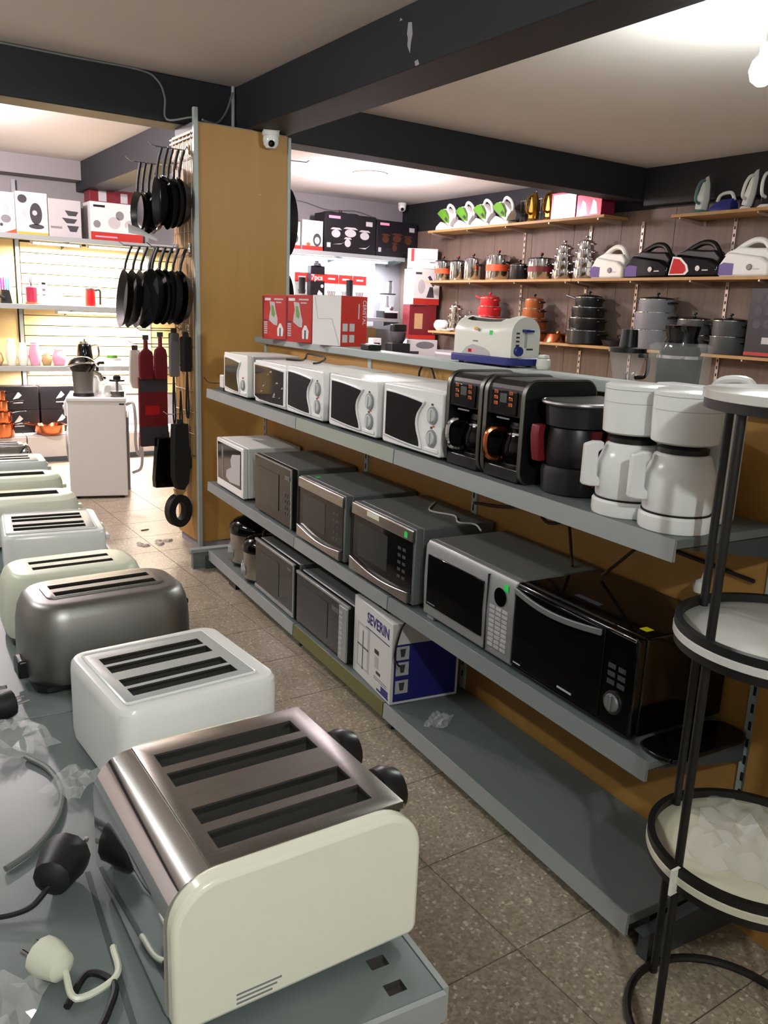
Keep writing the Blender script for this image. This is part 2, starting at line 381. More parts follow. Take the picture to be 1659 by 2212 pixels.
def disc(label, loc, watts, col):
    t = thing('ceiling_lamp', label, 'lamp', loc)
    lat('lamp_base', t, 'white_matte', [(0, 0), (.17, 0), (.175, -.015), (0, -.015)], 28)
    lat('diffuser', t, emis('disc_glow_%s' % label[:12], (1, .96, .98), 9), [(.165, -.015), (.155, -.04), (.11, -.06), (.05, -.068), (0, -.07)], 28)
    lamp('disc_light', 'POINT', watts, (0, 0, -.22), col, .10, parent=t)
    return t
bulb('glaring bare bulb hanging at the right edge above the irons', (3.40, 2.31, ZC-.001), 40, (.95, 1, .95), drop=.17)
disc('glowing round ceiling lamp behind the pillar over the far shelves', (4.72, 7.42, ZC-.001), 95, (1, .86, .93))
bulb('bare bulb on the ceiling over the washing machine beyond the pillar', (.6, 7.0, ZC-.001), 170, (1, .86, .88))
batten('long tube lamp on the ceiling left of the toaster aisle', (-.85, 3.7, ZC-.001), 1.5, 84, (.95, 1, .97))
bulb('bare bulb on the ceiling behind the viewer', (-.2, -1.3, ZC-.001), 72, (.95, 1, .97))
# ================================================================== the long display gondola (local frame: x = v, y = u)
ZB, ZM, ZT, ZR = .115, .552, 1.118, 1.425
VF, VB = 1.485, 1.86
UB = [1.27, 2.585, 3.497, 4.86]
gond = thing('display_gondola', 'long grey metal gondola with orange back boards holding microwaves and coffee makers', 'shelving', (0, 0, 0), RZ_ROW)
for i in range(3):
    a, b_ = UB[i]+.018, UB[i+1]-.018
    zz = [(.02, .44), (.446, .80), (.806, 1.04), (1.046, 1.385)]
    for c, d in zz:
        bx('back_board', gond, 'orange', VB, VB+.018, a, b_, c, d)
bx('back_board', gond, 'orange', 1.84, 1.858, .30, UB[0]-.018, .0, .70)
bx('back_board', gond, 'orange', 1.84, 1.858, .30, UB[0]-.018, .706, 1.385)
for i, u in enumerate(UB+[.28]):
    up = bx('upright', gond, 'trim', VB-.008, VB+.03, u-.0175, u+.0175, 0.0, 1.40, bevel=.003)
    mm = MB()
    for q in range(24): mm.box(VB-.0092, VB-.0081, u-.004, u+.004, .16+q*.05, .185+q*.05)
    mm.obj('slot_row', 'black_soft', up, kind='stuff')
bx('top_rail', gond, 'rail', VB-.035, VB+.075, .26, 4.97, 1.388, ZR, bevel=.004)
def gshelf(u0, u1, z, lipm='shelf_lip', depth=0, dark=False):
    s = bx('shelf', gond, 'shelf', VF+.004, VB-.010, u0+.004, u1-.004, z-.022, z, bevel=.002)
    o = MB().prism([(VF-.004, z-.052), (VF+.006, z-.052), (VF+.006, z-.004), (VF+.002, z+.001), (VF-.001, z+.001)], u0+.004, u1-.004, 'y').obj('shelf_lip', lipm, s)
    for u in (u0+.0045, u1-.0095):
        MB().prism([(VF+.03, z-.024), (VB-.011, z-.085), (VB-.011, z-.024)], u, u+.005, 'y').obj('bracket', 'shelf_dk', s)
    return s
M['lip_pale'] = mat('pale_lip_metal', 'A3ACA0', .42, .2); M['lip_olive'] = mat('olive_lip_metal', '6E6B3C', .5, .2); M['lip_grey'] = mat('grey_lip_metal', '8C9292', .45, .2)
for i in range(3):
    gshelf(UB[i], UB[i+1], ZT, 'shelf_lip' if i == 0 else ('lip_pale' if i == 1 else 'shelf_lip'))
    gshelf(UB[i], UB[i+1], ZM, 'lip_grey' if i != 1 else 'shelf_lip')
    s = bx('base_shelf', gond, 'shelf', VF+.004, VB-.010, UB[i]+.004, UB[i+1]-.004, ZB-.03, ZB, bevel=.002)
    MB().prism([(VF-.004, ZB-.06), (VF+.006, ZB-.06), (VF+.006, ZB-.004), (VF+.002, ZB+.001), (VF-.001, ZB+.001)], UB[i]+.004, UB[i+1]-.004, 'y').obj('shelf_lip', ['shelf_lip', 'lip_olive', 'shelf_lip'][i], s)
    bx('kick_plate', gond, 'shelf_dk', VF+.09, VF+.10, UB[i]+.01, UB[i+1]-.01, .0, ZB-.031)
    # reverse side shelf
    bx('rear_shelf', gond, 'shelf', VB+.032, VB+.40, UB[i]+.004, UB[i+1]-.004, 1.27, 1.295)
for i, u in enumerate(UB):
    f = MB().prism([(VF-.02 if i == 3 else VF+.03, 0), (VB-.009, 0), (VB-.009, .11), (VF+.01, .083), (VF-.02 if i == 3 else VF+.03, .083)], u-.016 if i else u-.045, u+.003 if i else u-.012, 'y').obj('base_foot', 'shelf_dk' if i else 'shelf_dk', gond)
# protruding end foot beside the pillar
ef = bx('end_foot', gond, 'shelf', 1.39, VB-.01, UB[3]+.005, UB[3]+.05, .0, .105)
bx('foot_cap', ef, 'shelf_lip', 1.375, VB-.01, UB[3]+.0, UB[3]+.055, .1055, .125)

# ================================================================== microwaves
def feet(t, w, d, h=.012):
    for x in (-1, 1):
        for y in (-1, 1):
            MB().lathe([(.012, 0), (.014, h)], 10, (x*(w/2-.05), y*(d/2-.05), 0)).obj('foot', 'black_soft', t)
def mw_base(label, uc, z, w, h, d, bodym, vf=1.503, name='microwave', group=None, yaw=0, body_front=.03):
    t = thing(name, label, 'microwave', G(uc, vf+d/2, z), RZ_AISLE+yaw, group)
    feet(t, w, d)
    b = bx('body', t, bodym, -w/2, w/2, -d/2+body_front, d/2, .013, h, bevel=.006)
    mm = MB()
    for i in range(9): mm.box(w/2+.0001, w/2+.0008, .02+i*.011, .026+i*.011, h*.62, h*.82)
    mm.obj('vent_slots', 'black_soft', b, kind='stuff')
    return t
def knob(t, x, y, z, r, m, ringm=None):
    o = MB().lathe([(0, 0), (r, 0), (r*.95, .005), (r*.85, .009), (0, .0095)], 20).obj('knob', m, t, smooth=True); o.location = (x, y, z); o.rotation_euler = (PI/2, 0, 0)
    g_ = MB().box(-r*.16, r*.16, -r*.82, r*.82, .0096, .013).obj('grip', m, o, bevel=.002)
    if ringm:
        MB().lathe([(r*1.02, -.0005), (r*1.22, -.0005), (r*1.2, .004), (r*1.02, .005)], 24).obj('dial_ring', ringm, o, smooth=True)
    return o
M['knob_w'] = mat('pale_knob_plastic', 'C9CBCA', .3); M['ring_g'] = mat('grey_dial_print', '8E9293', .4)
def white_mw(label, uc, w, h, d, glass='glass_d', knobs=2, vf=1.503, yaw=0, plain=False):
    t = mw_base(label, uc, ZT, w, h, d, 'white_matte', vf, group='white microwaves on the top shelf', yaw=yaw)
    y = -d/2
    X = lambda a: -w/2+a*w
    Z = lambda c: .013+c*(h-.013)
    MB().prism(rrect(-w/2, w/2, .013, h, .012, 3), y+.001, y+.0299, 'y').obj('front_panel', 'white', t, bevel=.004)
    if plain:
        win = [(X(.04), Z(.14)), (X(.2), Z(.08)), (X(.6), Z(.07)), (X(.95), Z(.09)), (X(.955), Z(.84)), (X(.5), Z(.88)), (X(.04), Z(.89))]
    else:
        win = [(X(.085), Z(.15))]+[(X(.085+.595*i/6), Z(.15-.055*sin(PI*i/12))) for i in range(1, 7)]
        win += [(X(a), Z(c)) for a, c in ((.675, .16), (.655, .24), (.625, .33), (.605, .43), (.605, .53), (.625, .62), (.665, .70), (.70, .76), (.71, .80))]
        win += [(X(.71-.625*i/7), Z(.80+.075*sin(PI*.5*i/7))) for i in range(1, 8)]
    cx = sum(p[0] for p in win)/len(win); cz = sum(p[1] for p in win)/len(win)
    fr = [(cx+(p[0]-cx)*1.09+(.004 if p[0] > cx else -.004), cz+(p[1]-cz)*1.10) for p in win]
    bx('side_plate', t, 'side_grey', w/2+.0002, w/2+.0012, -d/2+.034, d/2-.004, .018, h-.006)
    f = MB().prism(fr, y-.006, y+.0009, 'y').obj('door_frame', 'white', t, bevel=.003)
    MB().prism(win, y-.0072, y-.0058, 'y').obj('window', glass, t)
    if not plain:
        ks = ((.86, .63), (.86, .27)) if knobs == 2 else ((.83, .28),)
        for a, c in ks:
            knob(t, X(a), y-.0005, Z(c), .026*w/.42, 'knob_w', 'ring_g')
            o = bx('dial_mark', t, 'grey_d', X(a)-.012, X(a)+.001, y-.0004, y+.0008, Z(c+.165)-.003, Z(c+.165)+.004)
        bx('warning_mark', t, 'orange_p', X(a)+.0, X(a)+.014, y-.0004, y+.0008, Z(.45), Z(.475))
        MB().prism([(X(.73), Z(.055)), (X(.97), Z(.055)), (X(.97), Z(.12)), (X(.76), Z(.12))], y-.004, y+.0009, 'y').obj('open_button', 'white', t, bevel=.002)
    return t
white_mw('white dial microwave at the far left end of the top shelf', 4.395, .38, .232, .30, 'glass_b', 1)
t2 = white_mw('white mini oven with a full-width dark window still in plastic wrap', 3.875, .42, .222, .30, 'glass_d', plain=True)
wr = MB()
for i in range(10):
    x = -.11+.03*i+random.uniform(-.01, .01); z = .05+random.random()*.13
    wr.prism([(x, z), (x+random.uniform(.02, .05), z+.004), (x+.02, z+random.uniform(.006, .02))], -.1592, -.1584, 'y')
wr.obj('plastic_wrap', 'plastic', t2)
white_mw('white two-dial microwave third from the pillar, touching the wrapped oven', 3.455, .41, .225, .345)
white_mw('white two-dial microwave in the middle of the top shelf with grey side', 2.975, .425, .226, .34)
white_mw('largest white two-dial microwave beside the black coffee makers', 2.512, .405, .23, .34)
# --- middle shelf
def sticker(t, m, x, y, z, s=.011, top=False):
    if top: bx('sticker', t, m, x-s, x+s, y-s, y+s, z, z+.0006)
    else: bx('sticker', t, m, x-s, x+s, y-.0006, y, z-s, z+s)
w1 = mw_base('white microwave with a film-covered window on the middle shelf by the pillar', 4.50, ZM, .46, .295, .34, 'white_matte')
bx('front_panel', w1, 'white', -.23, .23, -.17, -.1401, .013, .295, bevel=.005)
bx('window', w1, 'glass_b', -.205, .20, -.1725, -.1699, .06, .275)
fl = MB(); random.seed(3)
pts = [(.19, .08), (.195, .255), (.06, .235), (.03, .20), (.045, .16), (-.04, .13), (-.05, .09), (.02, .07)]
fl.prism([(p[0], p[1]) for p in pts][::-1], -.1742, -.1727, 'y').obj('protective_film', 'grey_l', w1)
bx('window_reveal', w1, 'silver_d', -.13, -.10, -.1734, -.1726, .075, .26)
def grey_mw(label, uc, z, w, h, d, m_body='greymw', band=True):
    t = mw_base(label, uc, z, w, h, d, m_body)
    y = -d/2
    bx('front_panel', t, 'glass_g', -w/2, w/2, y+.002, y+.0299, .013, h, bevel=.003)
    bx('front_trim', t, 'silver', -w/2, w/2, y-.002, y+.004, h-.006, h+.001)
    bx('front_trim', t, 'silver', w/2-.008, w/2+.001, y-.002, y+.004, .013, h-.0061)
    M_win = M.setdefault('mesh_win', mat('microwave_mesh_window', '2A2E2C', .25, spec=.3))
    bx('window', t, 'mesh_win', -w*.41, w*.17, y-.0008, y+.0019, h*.22, h*.82)
    bx('display', t, 'lcd', w*.33, w*.45, y-.0008, y+.0019, h*.80, h*.86)
    for r in range(4):
        for c in range(3): bx('button', t, 'grey_d', w*.31+c*.028, w*.31+c*.028+.02, y-.0008, y+.0019, h*.22+r*.03, h*.22+r*.03+.016)
    return t
grey_mw('grey microwave with mirror-dark door beside the white one, middle shelf', 3.833, ZM, .50, .305, .345)
def steel_mw(label, uc, w, h, d, st):
    t = mw_base(label, uc, ZM, w, h, d, 'greymw')
    y = -d/2
    bx('front_panel', t, 'silver_d', -w/2, w/2, y, y+.0299, .013, h, bevel=.003)
    bx('window', t, 'glass_d', -w*.485, w*.47, y-.003, y-.0001, .055, h-.052)
    bx('mesh_window', t, 'mesh_win', -w*.40, w*.10, y-.0042, y-.0031, .085, h-.075)
    MB().prism([(y-.012, h-.048), (y-.006, h-.05), (y-.0001, h-.05), (y-.0001, h-.004), (y-.005, h-.003), (y-.011, h-.008)], -w/2+.002, w/2-.004, 'x').obj('top_handle_bar', 'steel', t, bevel=.002)
    # curved lower handle, thicker towards the middle
    pr = [(-w*.49, .018), (w*.47, .018), (w*.47, .062)]
    for i in range(1, 12):
        q = i/11; pr.append((w*.47-.96*w*q, .062-.022*sin(PI*q)+.012*q))
    MB().prism(pr, y-.02, y-.0031, 'y').obj('lower_trim', 'steel', t, bevel=.003)
    if st == 0: sticker(t, 'green_s', -w*.36, -d/2+.06, h+.0002, .011, True)
    else:
        sticker(t, 'green_s', w*.40, y-.0122, h-.03, .011)
        bx('price_tag', t, 'yellow_s' if False else 'cream2', -w*.22, -w*.02, y-.0128, y-.0121, h-.03, h-.01)
    for r in range(5):
        for c in range(2): bx('button', t, 'grey_d', w*.26+c*.035, w*.26+c*.035+.022, y-.0036, y-.0031, .09+r*.027, .09+r*.027+.012)
    return t
steel_mw('steel-trimmed microwave with one green sticker on its top', 3.24, .475, .30, .345, 0)
s4 = steel_mw('steel-trimmed microwave with a green sticker on its front bar', 2.68, .49, .30, .345, 1)
tag(tub('loose_wire', None, 'cable_w', [G(2.78, 1.80, .856), G(2.66, 1.70, .856), G(2.55, 1.74, .857), G(2.46, 1.70, .856), G(2.425, 1.75, .852), G(2.37, 1.74, .842)], .0035, 6, sp=6), 'thin white wire lying across the grey microwave tops', 'cable')
# silver microwave
t = mw_base('silver microwave with keypad column and green sticker, middle shelf', 2.108, ZM, .505, .285, .345, 'greymw')
M['silver_b'] = mat('bright_silver_paint', '9C9F9F', .34, .45)
w, h, d = .505, .285, .345; y = -d/2
o = MB().prism([(y+.0299, .013), (y+.0299, h), (y+.012, h-.002), (y, h-.02), (y-.004, .15), (y, .02), (y+.006, .013)], -w/2, w/2, 'x').obj('front_panel', 'silver_b', t, bevel=.003)
bx('window', t, 'glass_d', -w*.455, w*.20, y-.0062, y+.0, .055, h-.045, bevel=.002)
bx('brand_print', t, 'grey_p', -w*.44, -w*.34, y-.0068, y-.0061, .063, .067)
bx('panel_gap', t, 'black_soft', w*.235, w*.245, y-.0046, y+.004, .02, h-.015)
ds = MB().lathe([(0, 0), (.028, 0), (.03, .003), (0, .004)], 22).obj('display', 'black_g', t, smooth=True); ds.location = (w*.37, y-.0015, h-.07); ds.rotation_euler = (PI/2, 0, 0)
for r in range(9):
    for c in range(3): bx('key', t, 'grey_l', w*.275+c*.032, w*.275+c*.032+.026, y-.0052, y-.002, .045+r*.0155, .045+r*.0155+.010)
sticker(t, 'green_s', w*.42, y-.0022, h-.035, .011)
bx('door_latch_foot', t, 'silver_b', -w*.46, -w*.38, y+.004, y+.03, .003, .0129)
# black microwave
t = mw_base('large glossy black microwave with chrome arc handle at the shelf end', 1.605, ZM, .49, .285, .345, 'black_g')
w, h, d = .49, .285, .345; y = -d/2
bx('front_panel', t, 'black_g', -w/2, w/2, y, y+.0299, .013, h, bevel=.008)
bx('door_glass', t, 'glass_d', -w*.49, w*.27, y-.004, y-.0001, .03, h-.012, bevel=.002)
hp = [(-w*.49+.74*w*i/12, y-.008-.016*sin(PI*i/12), h-.022-.012*sin(PI*i/12)) for i in range(13)]
MB().loft([[(p[0], p[1]-.004, p[2]-.009), (p[0], p[1]+.004, p[2]-.009), (p[0], p[1]+.004, p[2]+.009), (p[0], p[1]-.004, p[2]+.009)] for p in hp]).obj('door_handle', 'silver_d', t, bevel=.002)
bx('top_edge_trim', t, 'chrome', w*.285, w*.485, y-.004, y+.006, h-.010, h-.0005, bevel=.002)
bx('top_edge_trim', t, 'steel_dark', -w*.47, w*.27, y+.022, y+.028, h+.0002, h+.002)
knob(t, w*.37, y-.001, .09, .026, 'silver_d', 'steel_dark')
bx('display', t, 'black_g', w*.30, w*.45, y-.0012, y-.0001, h-.08, h-.045)
for r in range(3):
    for c in range(2): bx('button', t, 'grey_d', w*.31+c*.036, w*.31+c*.036+.026, y-.0012, y-.0001, .135+r*.022, .135+r*.022+.013)
bx('brand_print', t, 'grey_l', -w*.06, w*.06, y-.0048, y-.0041, .042, .048); bx('brand_print', t, 'grey_l', -w*.47, -w*.40, y-.0048, y-.0041, .037, .041)
sticker(t, 'yellow_s', w*.40, -d/2+.075, h+.0002, .013, True)
bx('top_print', t, 'grey_d', -w*.18, w*.02, -.09, -.07, h+.0002, h+.0006)
o = tag(MB().prism(rrect(-.06, .06, -.15, .16, .05, 5), 0, .012).obj('glass_tray', 'glass_d', bevel=.003), 'dark rounded glass tray sticking out past the black microwave', 'tray')
o.location = G(1.292, 1.665, ZM+.002); o.rotation_euler = (0, 0, RZ_AISLE)
# --- base shelf
def base_grey(label, uc, w, h, d, keys):
    t = mw_base(label, uc, ZB, w, h, d, 'silver_d')
    y = -d/2
    bx('front_panel', t, 'glass_g', -w/2, w/2, y+.001, y+.0299, .013, h-.002, bevel=.003)
    bx('front_trim', t, 'silver', -w/2, w/2, y-.003, y+.012, h-.012, h+.001, bevel=.002)
    bx('window', t, 'mesh_win', -w*.38, w*.13, y-.0008, y+.0009, h*.2, h*.82)
    if keys:
        bx('key_column', t, 'silver', w*.36, w*.5, y-.008, y+.0005, .015, h-.0121, bevel=.002)
        for r in range(9): bx('key', t, 'grey_l', w*.375, w*.425, y-.0095, y-.0081, .035+r*.0235, .035+r*.0235+.012)
        bx('display', t, 'lcd', w*.21, w*.33, y-.0008, y+.0009, h*.76, h*.84)
    else:
        bx('front_trim', t, 'silver', w/2-.01, w/2+.001, y-.003, y+.004, .013, h-.0121)
        bx('front_trim', t, 'silver', -w/2, w/2-.0101, y-.003, y+.004, .013, .03)
        bx('display', t, 'lcd', w*.34, w*.44, y-.0008, y+.0009, h*.83, h*.88)
    return t
base_grey('grey microwave on the bottom shelf next to the rice cookers', 3.805, .535, .285, .345, False)
base_grey('silver microwave with key column on the bottom shelf beside the white carton', 3.225, .56, .27, .345, True)
# rice cookers
def ricecooker(label, u, v, r, h):
    t = thing('rice_cooker', label, 'rice cooker', G(u, v, ZB+.001), RZ_AISLE+rad(-25), 'rice cookers on the bottom shelf')
    lat('body', t, 'steel', [(0, .012), (r*.94, .012), (r, .03), (r, h*.66)], 28)
    lat('base', t, 'black', [(0, 0), (r*.9, 0), (r*.97, .015), (r*.97, .03), (0, .03)], 28)
    lat('lid', t, 'black_g', [(0, h*.66), (r*1.03, h*.66), (r*1.05, h*.72), (r*1.0, h*.83), (r*.8, h*.93), (r*.45, h*.985), (0, h)], 28)
    MB().tube([(-r*.25, 0, h*.97), (-r*.22, 0, h+.012), (r*.22, 0, h+.012), (r*.25, 0, h*.97)], .008, 8).obj('handle', 'black', t, smooth=True)
    p = MB().prism([(-r*.55, .035), (r*.55, .035), (r*.55, h*.28), (r*.38, h*.38), (-r*.38, h*.38), (-r*.55, h*.28)], -r*1.06, -r*.8, 'y').obj('control_panel', 'silver', t, bevel=.004)
    bx('switch', p, 'black', -r*.25, r*.25, -r*1.1, -r*1.0601, .05, h*.2)
    return t
ricecooker('round steel rice cooker with a black lid nearest the pillar', 4.52, 1.655, .135, .29)
ricecooker('smaller steel rice cooker half hidden by the grey microwave', 4.20, 1.60, .115, .26)
# white carton of a blender set
t = thing('appliance_carton', 'white and blue cardboard carton reading SEVERIN on the bottom shelf', 'box', G(2.725, 1.655, ZB+.001), RZ_AISLE+rad(-4))
w, h, d = .37, .335, .30
b = bx('carton', t, 'white_p', -w/2, w/2, -d/2, d/2, 0, h, bevel=.003)
y = -d/2
MB().box(w/2, w/2+.0008, -d/2+.012, d/2-.012, .012, h*.74).obj('blue_side_print', 'blue_p', t)
for i, z in enumerate((.185, .12, .045)):
    f = MB().box(w/2+.0009, w/2+.0015, -d/2+.02, -d/2+.075, z, z+.055).obj('picture_square', 'grey_l', t)
    MB().prism([(-d/2+.04, z+.012), (-d/2+.055, z+.012), (-d/2+.06, z+.045), (-d/2+.035, z+.045)], w/2+.0016, w/2+.002, 'x').obj('picture_figure', 'grey_d', t)
text(t, 'lettering', 'SEVERIN', .062, 'blue_p', (.055, y-.0006, h-.055), bold=.0012, sx=.92)
bx('underline', t, 'blue_p', -.06, .165, y-.0006, y, h-.1, h-.096)
text(t, 'lettering', 'SEVERIN', .05, 'black_p', (-.02, y+.055, h+.0008), rot=(0, 0, PI), bold=.001)
for x0, x1, z0, z1, m_ in ((-.145, -.02, .04, .235, 'grey_l'), (-.13, -.04, .05, .225, 'white_p'), (-.09, -.08, .04, .21, 'black_p'), (-.14, -.03, .135, .143, 'black_p'), (.03, .07, .16, .178, 'black_p'), (.035, .07, .10, .15, 'grey_l'), (.05, .09, .078, .09, 'grey_d'), (.03, .15, .06, .063, 'grey_p'), (.03, .15, .052, .055, 'grey_p'), (.06, .17, .012, .02, 'blue_p'), (.10, .165, .02, .045, 'blue_p')):
    bx('front_print', t, m_, x0, x1, y-.0007-(.0004 if m_ != 'grey_l' else 0), y, z0, z1)
MB().box(-w/2+.01, w/2, -.012, .02, h+.0001, h+.0007).obj('packing_tape', 'plastic', t)
MB().prism([(-.06, -d/2+.12), (w/2-.01, -d/2+.12), (w/2-.02, d/2-.02), (-.1, d/2-.02)], h+.0008, h+.003).obj('torn_flap', 'grey_d', t)
tag(tub('power_cable', None, 'cable', [G(2.42, 1.56, .56), G(2.47, 1.50, .49), G(2.50, 1.49, .42), G(2.515, 1.485, .34), G(2.50, 1.49, .31), G(2.50, 1.50, .30)], .004, 6, sp=6), 'black power lead hanging in front of the carton from the shelf above', 'cable')
# crumpled plastic scrap
random.seed(11)
def film(label, loc, sx, sy, sz, n=9, m='plastic', rz=0, name='plastic_wrap'):
    b = MB(); vs_ = []; fs_ = []
    for i in range(n):
        for j in range(n):
            x = (i/(n-1)-.5)*sx; y = (j/(n-1)-.5)*sy; e = 1-max(abs(i/(n-1)-.5), abs(j/(n-1)-.5))*1.2
            vs_.append((x+random.uniform(-.2, .2)*sx/n, y+random.uniform(-.2, .2)*sy/n, .001+random.random()*sz*max(e, .15)))
    for i in range(n-1):
        for j in range(n-1): fs_.append((i*n+j, (i+1)*n+j, (i+1)*n+j+1, i*n+j+1))
    b.add(vs_, fs_); o = b.obj(name, m); tag(o, label, 'plastic wrap', loc=loc, rz=rz); return o
film('small crumpled piece of clear plastic on the empty bottom shelf', G(2.36, 1.60, ZB+.001), .12, .08, .035, rz=.6)
# brown cable run on the back boards
tag(tub('power_cable', None, 'cable', [G(4.6, 1.85, 1.06), G(3.6, 1.85, 1.03), G(2.5, 1.85, 1.0), G(1.6, 1.85, .97), G(1.32, 1.85, .96)], .006, 6, sp=5), 'long dark cable running along the back boards under the top shelf', 'cable')
tag(tub('power_cable', None, 'cable_b', [G(2.1, 1.83, 1.08), G(2.02, 1.82, 1.0), G(1.97, 1.80, .93), G(1.93, 1.78, .86), G(1.90, 1.76, .842)], .005, 6, sp=5), 'brown lead dropping from the coffee makers behind the silver microwave', 'cable')
tag(tub('power_cable', None, 'cable_b', [G(1.66, 1.84, 1.08), G(1.68, 1.82, .98), G(1.72, 1.80, .92), G(1.78, 1.77, .845)], .005, 6, sp=5), 'brown lead curling down between the silver and black microwaves', 'cable')
tag(tub('power_cable', None, 'cable_b', [G(2.55, 1.83, .90), G(2.35, 1.82, .93), G(2.2, 1.83, .965), G(2.1, 1.82, .93), G(1.95, 1.82, .985), G(1.82, 1.83, 1.02)], .006, 6, sp=5), 'thick brown cable looping over the silver microwave against the back board', 'cable')
pl = thing('hanging_plug', 'white mains plug hanging on its lead above the black microwave', 'plug', G(1.44, 1.80, .90), RZ_AISLE)
lat('plug_body', pl, 'socket', [(0, 0), (.019, 0), (.021, .012), (.016, .03), (.006, .036), (0, .037)], 16)
for x in (-.009, .009): lat('pin', pl, 'chrome', [(0, -.018), (.0024, -.018), (.0024, .0), (0, 0)], 8, (x, 0, 0))
tub('lead', pl, 'cable_w', [(0, 0, .036), (.004, .01, .09), (0, .02, .14), (0, .02, .17)], .003, 6, sp=5)
# cables on the white microwaves, and the far end cable on the pillar
tag(tub('power_cable', None, 'cable', [G(3.95, 1.62, 1.35), G(3.86, 1.66, 1.352), G(3.80, 1.66, 1.368), G(3.86, 1.70, 1.385), G(3.75, 1.74, 1.372), G(3.72, 1.70, 1.352), G(3.66, 1.64, 1.351)], .005, 6, sp=6), 'short black lead looped on top of the third white microwave', 'cable')
tag(tub('power_cable', None, 'cable', [G(3.02, 1.845, 1.30), G(3.02, 1.84, 1.36), G(2.98, 1.838, 1.395), G(2.92, 1.838, 1.38), G(2.88, 1.845, 1.30)], .005, 6, sp=6), 'thin black lead arched against the orange board behind the middle microwaves', 'cable')
pb = thing('power_socket', 'small grey power socket strip by the pillar at the top shelf end', 'socket', G(4.72, 1.56, ZT+.001), RZ_AISLE)
bx('socket_body', pb, 'socket', -.035, .035, -.03, .03, 0, .09, bevel=.006); bx('socket_base', pb, 'shelf_dk', -.045, .045, -.035, .035, -.0005, .02)
tub('lead', pb, 'cable', [(-.03, 0, .04), (-.14, -.06, .035), (-.30, -.04, .05)], .003, 6, sp=5)
# ================================================================== coffee makers on the top shelf
def tall_maker(label, uc, handle):
    w, h, d = .195, .305, .275
    t = thing('coffee_maker', label, 'coffee maker', G(uc, 1.515+d/2, ZT+.001), RZ_AISLE, 'tall black filter coffee makers')
    y = -d/2
    for s in (-1, 1):
        x0 = s*w/2-(.012 if s > 0 else 0)
        p = MB().prism(rrect(y, d/2, .0, h, .045, 6), x0, x0+.012, 'x').obj('side_panel', 'black', t, bevel=.004)
        rim = [(x0+.006, a, c) for a, c in rrect(y+.001, d/2-.001, .001, h-.001, .045, 6)]
        MB().tube(rim, .0065, 6, closed=True).obj('metal_rim', 'steel_dark', p, smooth=True)
    MB().prism(rrect(y+.004, d/2-.002, .195, h-.002, .04, 5, (.1, .1, 1, 1)), -w/2+.0125, w/2-.0125, 'x').obj('head', 'black', t)
    bx('base', t, 'black', -w/2+.0125, w/2-.0125, y+.004, d/2-.002, .003, .042, bevel=.004)
    bx('rear_tower', t, 'black_m', -w/2+.0125, w/2-.0125, .02, d/2-.004, .0421, .1949)
    bx('control_panel', t, 'black_g', -.062, .062, y-.002, y+.0039, .20, h-.035, bevel=.002)
    bx('display', t, 'lcd', -.016, .016, y-.0032, y-.0021, .235, .262)
    for s in (-1, 1):
        for k in range(3): bx('button', t, 'copper', s*.036-.009, s*.036+.009, y-.0045, y-.0021, .225+k*.017, .225+k*.017+.011, bevel=.002)
    c = (0, y+.085, .043)
    lat('warming_plate', t, 'steel_dark', [(0, 0), (.058, 0), (.058, .005), (0, .005)], 24, c)
    cf = lat('carafe', t, 'glass_d', [(0, .006), (.05, .006), (.062, .03), (.062, .06), (.05, .095), (.04, .112), (0, .112)], 24, c)
    lat('carafe_lid', cf, 'black', [(0, .1125), (.044, .1125), (.04, .13), (.015, .138), (0, .138)], 20, c)
    lat('carafe_band', cf, 'chrome', [(.0515, .0935), (.0535, .0935), (.0525, .1), (.0505, .1)], 24, c)
    hp = [(-.02, y+.03, .15), (-.03, y-.006, .152), (-.036, y-.026, .135), (-.036, y-.028, .095), (-.03, y-.018, .068), (-.02, y+.02, .062)]
    o = MB().tube(spline(hp, 5), .0095, 8).obj('carafe_handle', handle, cf, smooth=True)
    bx('brand_print', t, 'grey_p', -.03, .03, y-.0006, y+.0039, .186, .19)
    return t
tall_maker('tall black coffee maker with a chrome jug handle beside the white microwave', 2.205, 'chrome')
tall_maker('tall black coffee maker with a copper jug handle', 1.995, 'copper')
# black and red maker
t = thing('coffee_maker', 'black coffee maker with dark red side stripes and silver lid edge', 'coffee maker', G(1.785, 1.665, ZT+.001), RZ_AISLE+rad(0))
w, h, d = .20, .255, .30
pr = [(.09*cos(a), -.045+.085*sin(a)) for a in [PI+PI*i/12 for i in range(13)]]
lo = [(x*1.05, y_) for x, y_ in pr]+[(.098, .12), (-.098, .12)]
MB().loft([[(x*.98, y_, 0) for x, y_ in lo], [(x, y_-.004, .06) for x, y_ in lo], [(x*.97, y_, .078) for x, y_ in lo]]).obj('base', 'black_m', t, bevel=.003)
up = [(x, y_) for x, y_ in pr]+[(.094, .12), (-.094, .12)]
MB().loft([[(x*1.0, y_, .19) for x, y_ in up], [(x*1.03, y_-.002, .225) for x, y_ in up], [(x*1.06, y_-.004, .25) for x, y_ in up]]).obj('filter_head', 'black_m', t, bevel=.002)
bx('rear_tower', t, 'black_m', -.092, .092, .02, .12, .0785, .1895)
lat('jug', t, 'black', [(0, .079), (.080, .079), (.084, .10), (.084, .155), (.076, .186), (0, .187)], 26, (0, -.045, 0))
MB().loft([[(-.06+a*.016+k*.0, -.125+c*.014-q*.012, z_) for a, c in ((-1, -1), (1, -1), (1, 1), (-1, 1))] for k, q, z_ in ((0, 0, .084), (0, .6, .12), (0, 1, .16), (0, .7, .19))]).obj('jug_handle', 'red_d', t, bevel=.004)
